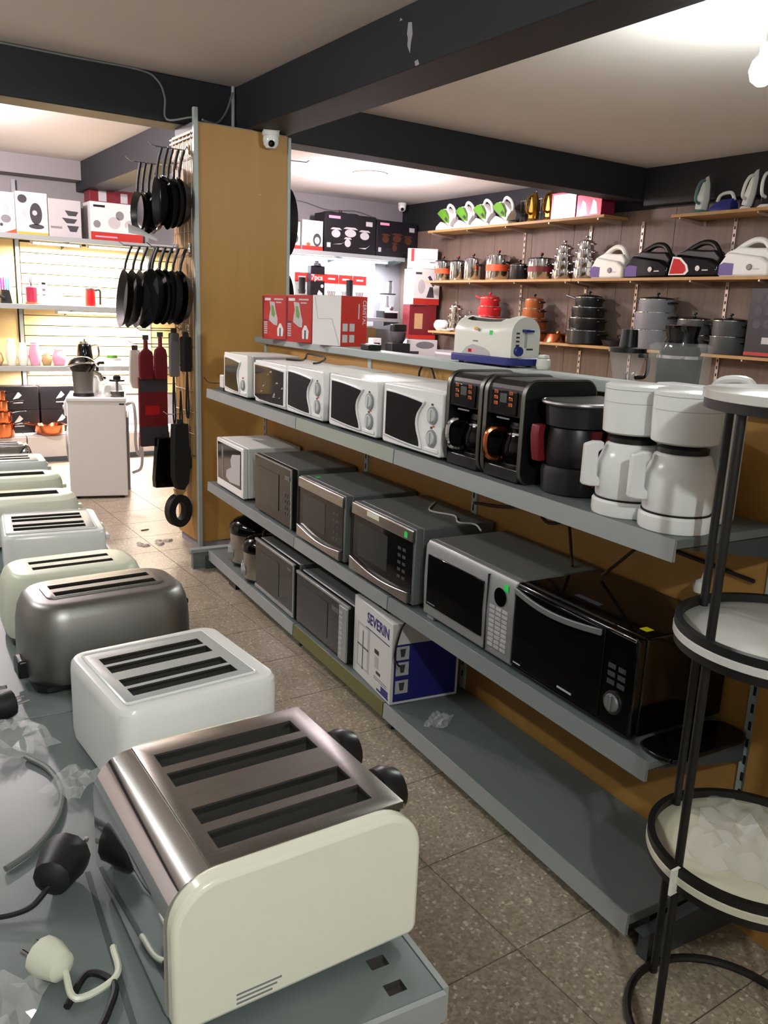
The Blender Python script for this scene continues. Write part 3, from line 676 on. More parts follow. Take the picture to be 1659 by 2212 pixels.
for s in (-1, 1):
    MB().prism([(-.06, .03), (-.02, .03), (.035, .245), (-.0, .245)], s*.0985-.004, s*.0985+.004, 'x').obj('side_stripe', 'red_d', t, bevel=.002)
MB().prism([(-.075, .08), (-.04, .08), (-.03, .185), (-.06, .185)], .076, .088, 'x').obj('side_stripe', 'red_d', t)
li = [(x*1.1, y_*1.03-.002) for x, y_ in pr]+[(.104, .13), (-.104, .13)]
MB().prism(li, .2505, .262).obj('lid', 'black', t, bevel=.003)
MB().tube([(x*1.13, y_*1.05-.004, .2555) for x, y_ in pr], .006, 7).obj('lid_edge', 'steel_dull', t, smooth=True)
sw = MB().lathe([(0, 0), (.008, 0), (.008, .004), (0, .004)], 12).obj('switch', 'steel_dull', t, smooth=True); sw.location = (.1026, -.02, .11); sw.rotation_euler = (0, PI/2, 0)
# white twin thermos maker
t = thing('coffee_maker', 'white twin coffee maker with two thermos jugs at the right end of the shelf', 'coffee maker', G(1.45, 1.632, ZT+.001), RZ_AISLE)
for sx in (-1, 1):
    c = (sx*.082, -.05+(.0 if sx > 0 else .0), 0)
    lat('base_plate', t, 'white', [(0, 0), (.086, 0), (.088, .008), (.088, .034), (.082, .04), (0, .04)], 32, c)
    lat('base_seam', t, 'black_soft', [(.0815, .0401), (.083, .0401), (.083, .044), (.0815, .044)], 32, c)
    j = lat('thermos_jug', t, 'white', [(0, .0445), (.080, .0445), (.082, .05), (.082, .135), (.066, .178), (.058, .184), (0, .184)], 32, c)
    lat('jug_lid', j, 'black', [(0, .1845), (.060, .1845), (.060, .196), (.03, .204), (0, .205)], 28, c)
    o = MB().prism([(0, .068), (.026, .068), (.026, .085), (.014, .098), (.014, .158), (.026, .168), (.026, .184), (0, .184), (-.022, .176), (-.022, .072)], -.013, .013, 'x').obj('jug_handle', 'white', j, bevel=.004)
    o.location = (c[0]-.045, c[1]-.092, 0); o.rotation_euler = (0, 0, rad(-28))
    lat('brew_head', t, 'white', [(0, .207), (.070, .207), (.078, .212), (.081, .28), (.081, .318), (0, .318)], 32, c)
    lat('head_seam', t, 'grey_l', [(.0811, .286), (.0815, .286), (.0815, .2875), (.0811, .2875)], 32, c)
    lat('head_lid', t, 'white', [(0, .319), (.082, .319), (.082, .328), (.07, .333), (0, .334)], 32, c)
bx('rear_tower', t, 'white', -.13, .12, .045, .125, .0, .333, bevel=.012)
bx('bridge', t, 'white', -.05, .05, -.065, .044, .300, .332, bevel=.004)
bx('switch_panel', t, 'white', -.035, .035, -.085, -.02, .0, .036, bevel=.003)
for x in (-.014, .014): bx('switch', t, 'black', x-.008, x+.008, -.089, -.0851, .010, .026)
bx('brand_print', t, 'grey_p', -.016, .016, -.0658, -.0651, .315, .321)

# ================================================================== on the rail: cream toaster and red iron boxes
t = thing('toaster', 'cream toaster with navy base standing on the gondola top rail', 'toaster', G(2.58, 1.90, ZR+.001), RZ_AISLE+rad(2))
w, h, d = .345, .178, .135
def tprof(k=1.0):
    return [(-d/2*k, .03), (d/2*k, .03), (d/2*k, h*.66)]+[(d/2*k*cos(a), h*.66+(h*.34)*sin(a)) for a in [PI*i/12 for i in range(1, 12)]]+[(-d/2*k, h*.66)]
xs = [-w/2, -w/2+.02, -w/2+.07, 0, w/2-.085, w/2-.03, w/2]
zs = [.97, 1.0, .95, .93, .95, 1.03, 1.0]
b = MB().loft([[(x, a, .03+(c-.03)*z_) for a, c in tprof(.97 if i in (0, 6) else 1)] for i, (x, z_) in enumerate(zip(xs, zs))]).obj('body', 'offwhite', t, smooth=True, angle=50)
cut(b, [(-w*.38, w*.22, -.04, -.014, .07, .3), (-w*.38, w*.22, .012, .038, .07, .3)])
MB().prism(rrect(-w/2-.012, w/2+.012, -d/2-.012, d/2+.012, .02, 4), .006, .034).obj('base', 'blue', t, bevel=.004)
MB().prism([(-.12, .0345), (.06, .0345), (.05, .05), (.02, .062), (-.05, .072), (-.09, .06)], -d/2-.0016, -d/2+.001, 'y').obj('fruit_print', 'grey_l', t)
bx('fruit_mark', t, 'pink_p', -.05, -.02, -d/2-.0022, -d/2, .045, .055); bx('fruit_mark', t, 'red_g', -.075, -.055, -d/2-.0022, -d/2, .042, .054)
bx('logo_print', t, 'yellow_p', -.045, -.025, -d/2-.0012, -d/2, .125, .135); bx('logo_print', t, 'grey_p', -.022, -.012, -d/2-.0012, -d/2, .12, .13)
bx('brand_print', t, 'grey_p', -.05, -.02, -d/2-.0012, -d/2, .082, .087)
sticker(t, 'green_s', .055, -d/2-.0003, .118, .008)
sl_ = bx('lever_slot', t, 'grey_l', w/2, w/2+.001, -.006, .006, .07, .135)
bx('lever', t, 'blue', w/2, w/2+.022, -.02, .02, .125, .135, bevel=.002)
kb = MB().lathe([(0, 0), (.018, 0), (.016, .014), (0, .015)], 18).obj('browning_knob', 'blue', t, smooth=True); kb.location = (w/2, -.035, .058); kb.rotation_euler = (0, PI/2, 0)
for k in range(4): bx('dial_print', t, 'grey_d', w/2+.0002, w/2+.0012, -.045, -.03, .075+k*.014, .081+k*.014)
bx('brand_print', t, 'grey_d', w/2+.0002, w/2+.0012, .005, .035, .062, .068)
for x in (-.14, .14):
    for y in (-.05, .05): MB().lathe([(.01, 0), (.012, .0065)], 10, (x, y, 0)).obj('foot', 'black_soft', t)
# iron picture boxes
def iron_pic(t, y, x0, z0, s):
    MB().prism([(x0+a*s, z0+c*s) for a, c in ((.0, 1.0), (.32, .98), (.42, .55), (.52, .3), (.50, .02), (.3, .05), (-.02, .22), (0, .45), (.07, .7))], y-.0009, y, 'y').obj('iron_picture', 'grey_l', t)
    MB().prism([(x0+a*s, z0+c*s) for a, c in ((.12, .85), (.25, .82), (.36, .5), (.3, .35), (.14, .45))], y-.0014, y, 'y').obj('iron_picture', 'green_p', t)
ang = math.atan2(-.068, .193)    # box long face direction in (u, v)
def redbox(label, P, third=False):
    w, h, d = .204, .247, .19
    # near-right corner P of the aisle face; box extends to +u and +v
    e1 = Vector((.943, -.332)); e2 = Vector((.332, .943))
    c = Vector(P)+e1*w/2+e2*d/2
    t = thing('iron_box', label, 'box', G(c.x, c.y, ZR+.001), RZ_AISLE-ang*-1*-1 if False else RZ_AISLE+math.atan2(.332, .943), 'red boxes on the gondola rail')
    y = -d/2
    bx('carton', t, 'red' if not third else 'red', -w/2, w/2, y, d/2, 0, h, bevel=.002)
    if not third:
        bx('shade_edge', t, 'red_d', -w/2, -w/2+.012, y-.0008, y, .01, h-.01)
        iron_pic(t, y, -.04, .075, .135)
        MB().prism([(.03, .02), (.075, .02), (.08, .06), (.06, .09), (.045, .09), (.028, .06)], y-.0009, y, 'y').obj('iron_picture', 'white_p', t)
        MB().prism([(.047, .02), (.058, .02), (.058, .065), (.047, .065)], y-.0014, y, 'y').obj('iron_picture', 'grey_d', t)
        bx('print', t, 'white_p', -.08, -.03, y-.0009, y, h-.032, h-.018); bx('print', t, 'grey_l', .0, .075, y-.0009, y, h-.028, h-.02); bx('print', t, 'grey_l', .015, .06, y-.0009, y, h-.045, h-.038)
        for k in range(7): bx('print', t, 'grey_l' if k else 'grey_d', -.088, -.058, y-.0009, y, .03+(6-k)*.012, .037+(6-k)*.012)
    else:
        bx('white_base_flap', t, 'white_p', -w/2+.001, w/2-.001, y-.001, y, .001, h-.001)
        MB().prism([(-w/2+.012, h*.97), (-w*.31, h*.52), (w*.18, h*.53), (w/2-.01, h*.02), (w/2-.004, h*.02), (w*.2, h*.545), (-w*.30, h*.535), (-w/2+.018, h*.97)], y-.0016, y, 'y').obj('flap_fold', 'grey_l', t)
        for (a, c) in ((-.065, .09), (-.015, .09), (-.065, .035), (-.015, .035)):
            bx('picture_square', t, 'grey_l', w/2, w/2+.0009, a-.018, a+.018, c-.016, c+.022)
        text(t, 'lettering', 'CERISTAL', .036, 'white_p', (w/2+.0006, .072, h*.68), rot=(PI/2, PI/2, PI/2), sx=.8)
        bx('print', t, 'grey_l', w/2, w/2+.0009, .028, .036, h*.55, h*.85)
    return t
redbox('red iron box nearest the pillar on the gondola rail', (4.45, 1.82))
redbox('middle red iron box, partly covered by the white-ended box', (4.10, 1.822))
redbox('red carton with a white folded end facing the aisle', (3.80, 1.846), True)
t = thing('wedge_bracket', 'small black clip at the right foot of the red boxes on the rail', 'clip', G(3.50, 1.86, ZR+.001), RZ_AISLE)
bx('clip_body', t, 'black', -.05, .05, -.03, .03, 0, .028, bevel=.004); bx('clip_jaw', t, 'black', -.02, .05, -.04, -.0301, .006, .024)
# items on the reverse side of the gondola
def blender(label, u, v, s, jar='clear', z=1.296):
    t = thing('blender', label, 'blender', G(u, v, z), RZ_AISLE)
    lat('motor_base', t, 'black', [(0, 0), (.075*s, 0), (.08*s, .02*s), (.06*s, .10*s), (.05*s, .11*s), (0, .11*s)], 24)
    j = lat('jar', t, jar, [(0, .111*s), (.045*s, .111*s), (.055*s, .14*s), (.075*s, .23*s), (.078*s, .25*s)], 24)
    lat('lid', t, 'black', [(0, .251*s), (.08*s, .251*s), (.08*s, .27*s), (.04*s, .275*s), (.035*s, .35*s), (0, .352*s)], 24)
    MB().tube(spline([(.07*s, 0, .24*s), (.12*s, 0, .235*s), (.12*s, 0, .16*s), (.06*s, 0, .145*s)], 4), .009*s, 7).obj('handle', 'black', t, smooth=True)
    lat('blade_rod', t, 'chrome', [(0, .112*s), (.006*s, .112*s), (.006*s, .16*s), (0, .16*s)], 8)
    return t
blender('black-lidded food chopper with wide clear bowl behind the gondola rail', 2.20, 2.2, .80)
t = thing('coffee_grinder', 'tall black cylinder blender behind the rail over the white coffee maker', 'blender', G(1.965, 2.2, 1.296), RZ_AISLE)
lat('base', t, 'black', [(0, 0), (.075, 0), (.075, .03), (.06, .05), (0, .05)], 24)
lat('jar', t, 'black_m', [(0, .051), (.068, .051), (.072, .2), (.0, .2)], 24)
lat('lid', t, 'black_g', [(0, .201), (.06, .201), (.066, .215), (.05, .26), (.058, .30), (0, .305)], 24)
lat('chrome_band', t, 'chrome', [(.0725, .195), (.076, .195), (.076, .205), (.0725, .205)], 24)
lat('clear_shell', t, 'clear', [(.085, .03), (.10, .05), (.10, .235), (.08, .245)], 24)
t = thing('pepper_mill', 'small black knob-topped mill behind the rail right of the cream toaster', 'mill', G(2.60, 2.1, 1.296), RZ_AISLE)
lat('body', t, 'black_soft', [(0, 0), (.03, 0), (.03, .05), (.055, .08), (.055, .115), (.02, .125), (.012, .14), (0, .14)], 18)
lat('knob', t, 'black_soft', [(0, .14), (.012, .14), (.024, .155), (.026, .175), (.014, .19), (0, .192)], 16)
t = thing('small_jar', 'small pale cream jar on the rail touching the cream toaster', 'jar', G(2.33, 1.93, ZR+.001), RZ_AISLE)
lat('jar', t, 'offwhite', [(0, 0), (.02, 0), (.026, .012), (.024, .034), (.016, .04), (0, .04)], 16); lat('lid', t, 'white_matte', [(0, .0405), (.02, .0405), (.018, .05), (0, .052)], 16)
t = thing('white_mixer', 'white hand mixer lying behind the rail right of the tall black blender', 'mixer', G(1.72, 2.18, 1.296), RZ_AISLE)
MB().loft([[(x, a*s_, .05+c*s_) for a, c in arc(0, 0, .05, 0, 2*PI, 14)[:-1]] for x, s_ in ((-.12, .5), (-.1, .9), (-.02, 1.1), (.06, 1.0), (.11, .6))]).obj('body', 'white', t, smooth=True)
MB().tube(spline([(-.09, 0, .095), (-.05, 0, .14), (.05, 0, .145), (.08, 0, .09)], 5), .012, 8).obj('handle', 'white', t, smooth=True)
lat('dial', t, 'black', [(0, 0), (.014, 0), (.014, .01), (0, .01)], 12, (.02, -.02, .105))
t = thing('storage_box', 'dark box with a red lid strip behind the rail at the right edge', 'box', G(1.42, 2.16, 1.296), RZ_AISLE)
bx('box_body', t, 'black_m', -.13, .13, -.09, .09, 0, .11, bevel=.004); bx('lid', t, 'red_g', -.137, .137, -.097, .097, .1105, .14, bevel=.006); bx('lid_panel', t, 'grey_l', -.11, .11, -.0985, -.0971, .118, .132)

# ================================================================== round tiered stand
t = thing('plant_stand', 'black metal three-tier round stand with white marble trays at the right edge', 'stand', (1.597, .858, 0))
R0 = .218
def ring(z, r, rr, n=48): return [(r*cos(2*PI*i/n), r*sin(2*PI*i/n), z) for i in range(n)]
MB().tube(ring(.010, R0-.004, .010), .010, 8, closed=True).obj('floor_ring', 'iron', t, smooth=True)
for k, z in enumerate((.475, .98, 1.475)):
    mm = MB().lathe([(0, z-.013), (R0-.001, z-.013), (R0+.002, z-.011), (R0+.002, z+.004), (R0-.001, z+.006), (0, z+.006)], 64).obj('marble_tray', 'marble' if k else 'cream_marble', t, smooth=True)
    MB().lathe([(R0-.03, z-.031), (R0-.002, z-.031), (R0-.002, z-.0135), (R0-.03, z-.0135)], 64).obj('lower_ring', 'iron', t, smooth=True)
    if k < 2: 
        up = MB(); n = 64
        rings = [[(r*cos(2*PI*j/n), r*sin(2*PI*j/n), zz) for j in range(n)] for r, zz in ((R0-.002, z+.0065), (R0+.001, z+.0065), (R0+.001, z+.024), (R0-.014, z+.024), (R0-.014, z+.0065))]
        up.loft(rings, caps=False); up.obj('upper_ring', 'iron', t, smooth=True)
for a in (168, 88, -12, -92):
    MB().tube([((R0-.017)*cos(rad(a)), (R0-.017)*sin(rad(a)), z) for z in (.004, .45, .9, 1.444)], .0095, 10).obj('pole', 'iron', t, smooth=True)
MB().box(-.012, .012, -.003, .003, -.03, .03).obj('cable_tie', 'offwhite', t, loc=(-(R0+.004), .03, .47))
random.seed(5)
film('crumpled clear plastic bag on the lowest marble tray', (1.62, .86, .482), .30, .26, .06, n=11, rz=.4)

# ================================================================== toaster shelf in the foreground
SZ = .80
lsh = thing('toaster_shelf', 'grey metal display shelf carrying the row of toasters in the foreground', 'shelving', (0, 0, 0), RZ_ROW)
UL = [.69, 1.62, 2.61, 3.60, 4.59]
for i in range(4):
    s = bx('shelf', lsh, 'shelf', -.09, .499, UL[i]+.002, UL[i+1]-.002, SZ-.03, SZ, bevel=.002)
    bx('shelf_lip', s, 'shelf_lip', .4992, .507, UL[i]+.002, UL[i+1]-.002, SZ-.045, SZ+.001)
    if i == 0:
        cut(s, [(.435, .46, UL[0]+.022+k*.045, UL[0]+.04+k*.045, SZ-.01, SZ+.02) for k in range(2)])
        for k in range(2): pass
    bx('lower_panel', lsh, 'shelf_dk', .40, .42, UL[i]+.002, UL[i+1]-.002, .0, SZ-.0301)
    s2 = bx('shelf', lsh, 'shelf', -.62, -.094, UL[i]+.002, UL[i+1]-.002, SZ-.03, SZ, bevel=.002)
for i in range(5): bx('end_frame', lsh, 'shelf_dk', -.60, .399, UL[i]+.01, UL[i]+.03, .0, SZ-.0302)
bx('end_lip', lsh, 'shelf_lip', -.62, .4991, UL[0]-.006, UL[0]+.0018, SZ-.04, SZ)
bx('shelf_seam', lsh, 'shelf_dk', .150, .157, UL[0], 1.10, SZ+.0001, SZ+.0015)
bx('seam_strip', lsh, 'shelf_lip', -.0935, -.0905, UL[0], UL[4], SZ-.03, SZ+.002)

def slots(n, L, W, dep, z1, yc=0, pitch=None, xoff=0, wd=.03):
    if n == 4: ys = [-.077, -.037, .025, .065] if W > .2 else [-.06, -.03, .02, .05]
    elif n == 2: ys = [-.026, .026]
    else: ys = [0]
    return [(xoff-L/2, xoff+L/2, yc+y-wd/2, yc+y+wd/2, z1-dep, z1+.06) for y in ys]
def tfeet(t, L, W):
    for x in (-1, 1):
        for y in (-1, 1): MB().box(x*(L/2-.05)-.018, x*(L/2-.05)+.018, y*(W/2-.035)-.018, y*(W/2-.035)+.018, 0, .0119).obj('foot', 'black_soft', t)
# T1 cream and steel, nearest
L, Wd, H = .325, .35, .195
t = thing('toaster', 'four-slot toaster with polished steel top and glossy cream end panel, nearest of the row', 'toaster', G(.94, .337, SZ+.001), RZ_ROW+rad(4), 'toasters in a row on the front shelf')
def t1prof(r, k, z0=.012, z1=H):
    return rrect(-L/2+k, L/2-k, z0, z1, r, 8, (.25, .25, 1, 1))
M['steel_t'] = mat('warm_brushed_steel', '8F8C87', .34, 1, noise=.5, nscale=20, col2='827F7A', aniso=(1, 14, 1))
b = MB().prism(t1prof(.055, -.002, .014, H-.004), -Wd/2+.026, Wd/2-.026, 'y').obj('steel_body', 'chrome', t, smooth=True)
tp = MB().box(-L/2+.052, L/2-.012, -Wd/2+.0262, Wd/2-.0262, H-.012, H-.001).obj('top_plate', 'steel_t', t, bevel=.002)
cuts = [(-.09, .118, y_-.018, y_+.018, .07, .4) for y_ in (-.105, -.052, .04, .094)]
cut(b, cuts); cut(tp, cuts)
for y_ in (-.105, -.052, .04, .094):
    bx('wire_guide', t, 'chrome', -.09, .118, y_-.0195, y_-.0182, H-.004, H-.0015); bx('wire_guide', t, 'chrome', -.09, .118, y_+.0182, y_+.0195, H-.004, H-.0015)
    for k in range(2): MB().tube([(-.089, y_-.008+.016*k, H-.035), (.117, y_-.008+.016*k, H-.035)], .0012, 5).obj('bread_guide', 'chrome', t)
for s in (-1, 1):
    y0, y1 = (-Wd/2, -Wd/2+.0258) if s < 0 else (Wd/2-.0258, Wd/2)
    p = MB().prism(t1prof(.058, 0 if s < 0 else .014, .012, H+.002 if s < 0 else H-.012), y0, y1, 'y').obj('end_panel', 'cream', t, bevel=.007, seg=3)
    if s < 0:
        for k in range(3): bx('rating_print', p, 'grey_p', -.09, -.045+.006*k, y0-.0004, y0+.001, .022+.006*k, .0245+.006*k)
bx('right_end', t, 'black', L/2-.006, L/2+.004, -Wd/2+.03, Wd/2-.03, .03, H-.05, bevel=.003)
for y_ in (-.06, .06):
    o = MB().lathe([(0, 0), (.034, 0), (.036, .014), (.028, .034), (0, .035)], 20).obj('control_knob', 'black', t, smooth=True); o.location = (L/2+.004, y_, H-.045); o.rotation_euler = (0, PI/2, 0)
    bx('lever', t, 'chrome', L/2+.005, L/2+.03, y_-.032, y_-.016, H-.058, H-.05)
tfeet(t, L, Wd)
def box_toaster(label, u, v, L, Wd, H, m, topm, rz=0, n=4, slot_len=.19, r=.03, levers=True, deck=True):
    t = thing('toaster', label, 'toaster', G(u, v, SZ+.001), RZ_ROW+rz, 'toasters in a row on the front shelf')
    pts = rrect(-L/2, L/2, -Wd/2, Wd/2, r, 5)
    rg = [[(x*k, y*k, z) for x, y in pts] for k, z in ((.985, .012), (1, .03), (1.0, H-.022), (.99, H-.008), (.96, H-.001), (.93, H))]
    b = MB().loft(rg).obj('body', m, t, smooth=True, angle=55)
    cuts = slots(n, slot_len, Wd, .12, H, xoff=-.01)
    if deck:
        dk = bx('top_deck', t, topm, -slot_len/2-.03, slot_len/2+.015, -Wd*.40, Wd*.40, H-.004, H+.003, bevel=.003)
        cut(dk, cuts)
        MB().tube([(x, y, H+.0025) for x, y in rrect(-slot_len/2-.03, slot_len/2+.015, -Wd*.40, Wd*.40, .006, 3)], .0025, 6, closed=True).obj('deck_rim', m, t, smooth=True)
    cut(b, cuts)
    if levers:
        for y_ in (-Wd*.22, Wd*.22):
            bx('lever', t, m, L/2-.006, L/2+.016, y_-.014, y_+.014, H-.045, H-.03, bevel=.003)
            bx('lever_notch', t, 'grey_p', L/2-.0005, L/2+.0012, y_-.006, y_+.006, .05, H-.046)
    tfeet(t, L, Wd)
    return t
box_toaster('white four-slot toaster with grey deck behind the steel and cream toaster', 1.39, .355, .29, .285, .168, 'white', 'side_grey', rad(8))
# T3 dull metal rounded two-slot
def round_toaster(label, u, v, L, Wd, H, m, rz=0, n=2, sl_=.2, deckm='steel_dull', topr=.5, base=True, flat=.66, wdn=.026):
    t = thing('toaster', label, 'toaster', G(u, v, SZ+.001), RZ_ROW+rz, 'toasters in a row on the front shelf')
    rg = []
    for k, z in ((.95, .014), (1, .035), (1, H*.45), (.985, H*.66), (.94, H*.83), (.86, H*.95), (.78, H*.99), (.70, H)):
        q = (1-k)
        rg.append([(x, y, z) for x, y in rrect(-L/2+q*L*.30, L/2-q*L*.30, -Wd/2+q*Wd*topr, Wd/2-q*Wd*topr, max(.012, Wd*.34*(1-q)), 6)])
    b = MB().loft(rg).obj('body', m, t, smooth=True, angle=60)
    ys = [-.024, .024] if n == 2 else [0]
    cuts = [(-sl_/2, sl_/2, y_-wdn/2, y_+wdn/2, H-.11, H+.05) for y_ in ys]
    if deckm:
        d_ = MB().prism(rrect(-sl_/2-.018, sl_/2+.018, -.046 if n == 2 else -.026, .046 if n == 2 else .026, .016, 4), H-.006, H+.003).obj('slot_frame', deckm, t, bevel=.002)
        cut(d_, cuts)
    cut(b, cuts)
    if base: MB().prism(rrect(-L/2+.01, L/2-.01, -Wd/2+.008, Wd/2-.008, .03, 4), .004, .0139).obj('base', 'black', t)
    tfeet(t, L-.02, Wd)
    bx('lever', t, 'black', L/2-.012, L/2+.014, -.014, .014, H*.6, H*.6+.014, bevel=.003)
    return t
t3 = round_toaster('dull brushed-steel two-slot toaster with rounded body, third of the row', 1.83, .318, .36, .23, .185, 'steel_dull', rad(6), sl_=.22)
bx('cord_grip', t3, 'black', -.195, -.16, -.05, .0, .02, .06, bevel=.005)
round_toaster('low cream two-slot toaster with oval top between steel and white toasters', 2.09, .29, .33, .20, .168, 'cream2', rad(4), sl_=.19, deckm=None, wdn=.022)
box_toaster('white four-slot toaster fifth in the row, far side of the oval cream one', 2.51, .30, .27, .29, .168, 'white', 'side_grey', rad(-3))
def oval_toaster(label, u, v, L, Wd, H, m, rz=0):
    t = thing('toaster', label, 'toaster', G(u, v, SZ+.001), RZ_ROW+rz, 'toasters in a row on the front shelf')
    rg = [[(x, y, z) for x, y in rrect(-L/2+q, L/2-q, -Wd/2+q, Wd/2-q, Wd*.38-q*.6, 7)] for q, z in ((.008, .012), (0, .03), (0, H-.03), (.006, H-.012), (.018, H-.002), (.026, H))]
    b = MB().loft(rg).obj('body', m, t, smooth=True, angle=60)
    cut(b, [(-L/2+.06, L/2-.06, -.03, .03, H-.03, H+.05), (-L/2+.075, L/2-.075, -.016, .016, H-.12, H-.02)])
    tfeet(t, L, Wd)
    bx('lever', t, m, L/2-.006, L/2+.016, -.012, .012, H-.06, H-.046, bevel=.003)
    return t
oval_toaster('cream long-slot toaster with sunken oval slot, sixth in the row', 2.93, .255, .36, .19, .165, 'cream')
oval_toaster('cream long-slot toaster, seventh in the row behind its twin', 3.28, .255, .36, .19, .165, 'cream2')
box_toaster('pale silver-topped toaster, eighth in the row', 3.62, .28, .28, .20, .165, 'paleblue', 'steel_dull', 0, n=2, slot_len=.18)
round_toaster('brown-tinted chrome toaster at the far end of the row', 3.93, .26, .29, .19, .175, 'chrome', 0, sl_=.18)
# cords, plugs and wrapping left of the toasters
def plug(label, u, v, rz, m='cable', s=1.0, path=None, cm='cable'):
    t = thing('mains_plug', label, 'plug', G(u, v, SZ+.001), RZ_ROW+rz)
    MB().loft([[(x*s, (a)*s, (.022+c)*s) for a, c in arc(0, 0, r_, 0, 2*PI, 12)[:-1]] for x, r_ in ((-.036, .008), (-.03, .016), (-.008, .021), (.004, .021), (.006, .016))]).obj('plug_body', m, t, smooth=True)
    for y_ in (-.009, .009): MB().tube([(.006*s, y_*s, .022*s), (.026*s, y_*s, .022*s)], .0025*s, 7).obj('pin', 'chrome', t)
    if path: tub('cord', t, cm, path, .0042, 7, sp=6)
    return t
plug('black mains plug lying left of the steel and cream toaster', 1.10, .125, rad(60), 'cable', 1.6, [(-.055, 0, .028), (-.08, .02, .012), (-.09, .07, .006), (-.05, .12, .006), (.0, .14, .006)])
plug('black plug and bundled lead left of the dull steel toaster', 1.64, .10, rad(20), 'cable', 1.3, [(-.045, 0, .028), (-.09, -.02, .01), (-.1, .08, .006), (-.03, .14, .006), (.05, .12, .006)])
plug('cream plug with cord at the lower left corner of the shelf', .93, .075, rad(120), 'cream2', 1.1, [(-.038, 0, .022), (-.07, .01, .008), (-.08, -.04, .006), (-.04, -.07, .006)], 'cream2')
tag(tub('power_cable', None, 'cable_g', [G(1.46, .11, SZ+.006), G(1.40, .14, SZ+.006), G(1.32, .15, SZ+.006), G(1.24, .13, SZ+.006), G(1.18, .09, SZ+.006), G(1.15, .05, SZ+.006)], .0048, 7, sp=7), 'grey toaster cord curving over the shelf left of the toasters', 'cable')
tag(tub('power_cable', None, 'cable', [G(.86, .09, SZ+.006), G(.90, .12, SZ+.006), G(.87, .145, SZ+.006), G(.83, .13, SZ+.007), G(.80, .11, SZ+.006)], .0045, 7, sp=7), 'short dark cord loop at the near end of the shelf', 'cable')
random.seed(21)
film('bunched clear plastic bag at the left edge beside the toaster leads', G(1.53, .085, SZ+.002), .13, .14, .05, n=11, rz=.3)
film('crumpled clear plastic sheet at the bottom left of the shelf', G(.86, -.01, SZ+.002), .16, .12, .05, n=11, rz=1.0)
film('thin clear plastic wrapping further along the shelf behind the plugs', G(1.75, .02, SZ+.002), .16, .2, .05, n=11, rz=.2)
film('clear plastic sleeve lying between the white and the steel toaster', G(1.34, .17, SZ+.002), .09, .07, .03, n=9, rz=.8)
# ================================================================== right wall: shelves and stock
XS = 6.04     # shelf front edge
def wshelf(label, y0, y1, z):
    t = thing('wall_shelf', label, 'shelf', (XS, y1, z), RZ_RW)     # local x runs towards the camera
    L = y1-y0
    bx('shelf_board', t, 'board', 0, L, 0, X1-.032-XS, -.024, 0)
    n = max(2, int(L/.62)+1)
    for i in range(n):
        x = .08+(L-.16)*i/(n-1)
        b = MB().prism([(.01, -.026), (X1-.033-XS, -.026), (X1-.033-XS, -.07), (.05, -.045), (.01, -.04)][::-1], x-.006, x+.006, 'x').obj('bracket', 'strip', t)
    return t
wshelf('upper wooden wall shelf with the white and green irons', 5.52, 8.20, 2.545)
wshelf('upper wooden wall shelf with the blue and teal irons at the right', 3.2, 4.78, 2.49)
wshelf('middle wooden wall shelf section holding steel pots', 5.86, 8.20, 1.985)
wshelf('middle wooden wall shelf section holding steam irons', 3.2, 5.85, 1.985)
wshelf('short lower wooden wall shelf with the white bowl and steel pots', 6.75, 8.1, 1.415)
wshelf('lower wooden wall shelf with black and grey pot towers', 3.2, 6.74, 1.375)
def W_(y, z, x=6.2): return (x, y, z+.001)
# --- pots
def pot(t, z, r, h, m, lid=True, lidm='glass', rim='chrome', handles=True, long=False, knobm='black', sub=None, n=26):
    b = lat('pot', t, m, [(0, z), (r*.95, z), (r, z+.012), (r, z+h), (r*1.03, z+h+.002)], n)
    MB().lathe([(r*1.0, z+h-.004), (r*1.045, z+h-.002), (r*1.045, z+h+.004), (r*.99, z+h+.005)], n).obj('rim', rim, b, smooth=True)
    if handles:
        for s in (-1, 1):
            if long and s < 0:
                MB().tube([(-r, 0, z+h*.75), (-r*1.5, 0, z+h*.95), (-r*2.3, 0, z+h*1.25)], [.008, .010, .012], 7).obj('handle', knobm, b, smooth=True)
            else:
                MB().tube(spline([(s*r*.98, -r*.3, z+h*.72), (s*(r+.032), -r*.28, z+h*.75), (s*(r+.032), r*.28, z+h*.75), (s*r*.98, r*.3, z+h*.72)], 4), .008, 7).obj('handle', knobm, b, smooth=True)
    if lid:
        l = lat('lid', t, lidm, [(0, z+h+.005), (r*1.0, z+h+.005), (r*.95, z+h+.014), (r*.5, z+h+.026), (0, z+h+.03)], n)
        lat('lid_knob', l, knobm, [(0, z+h+.03), (.008, z+h+.03), (.008, z+h+.042), (.020, z+h+.048), (.018, z+h+.06), (0, z+h+.062)], 14)
    return b
def single(label, y, z, r, h, m, lidm, knobm='black', band=None, x=6.2, knob2=None, group='steel pots on the middle shelf'):
    t = thing('cooking_pot', label, 'pot', W_(y, z, x), RZ_RW, group)
    pot(t, 0, r, h, m, True, lidm, 'chrome', True, False, knobm)
    if band: MB().lathe([(r*1.003, h*.38), (r*1.006, h*.38), (r*1.006, h*.66), (r*1.003, h*.66)], 26).obj('paper_band', band, t, smooth=True)
    if knob2: lat('knob_cap', t, knob2, [(0, h+.062), (.019, h+.062), (.017, h+.07), (0, h+.071)], 12)
    return t
z = 1.985
single('small steel stockpot with an orange band at the left end of the middle shelf', 8.08, z, .095, .215, 'chrome', 'black_pot', 'black', 'orange_p', knob2='red_g')
single('small plain steel stockpot, second from the left on the middle shelf', 7.80, z, .092, .205, 'chrome', 'black_pot', 'black', None, knob2='red_g')
single('plain steel stockpot between the small one and the big banded one', 7.53, z, .098, .225, 'chrome', 'chrome', 'black', None, knob2='red_g')
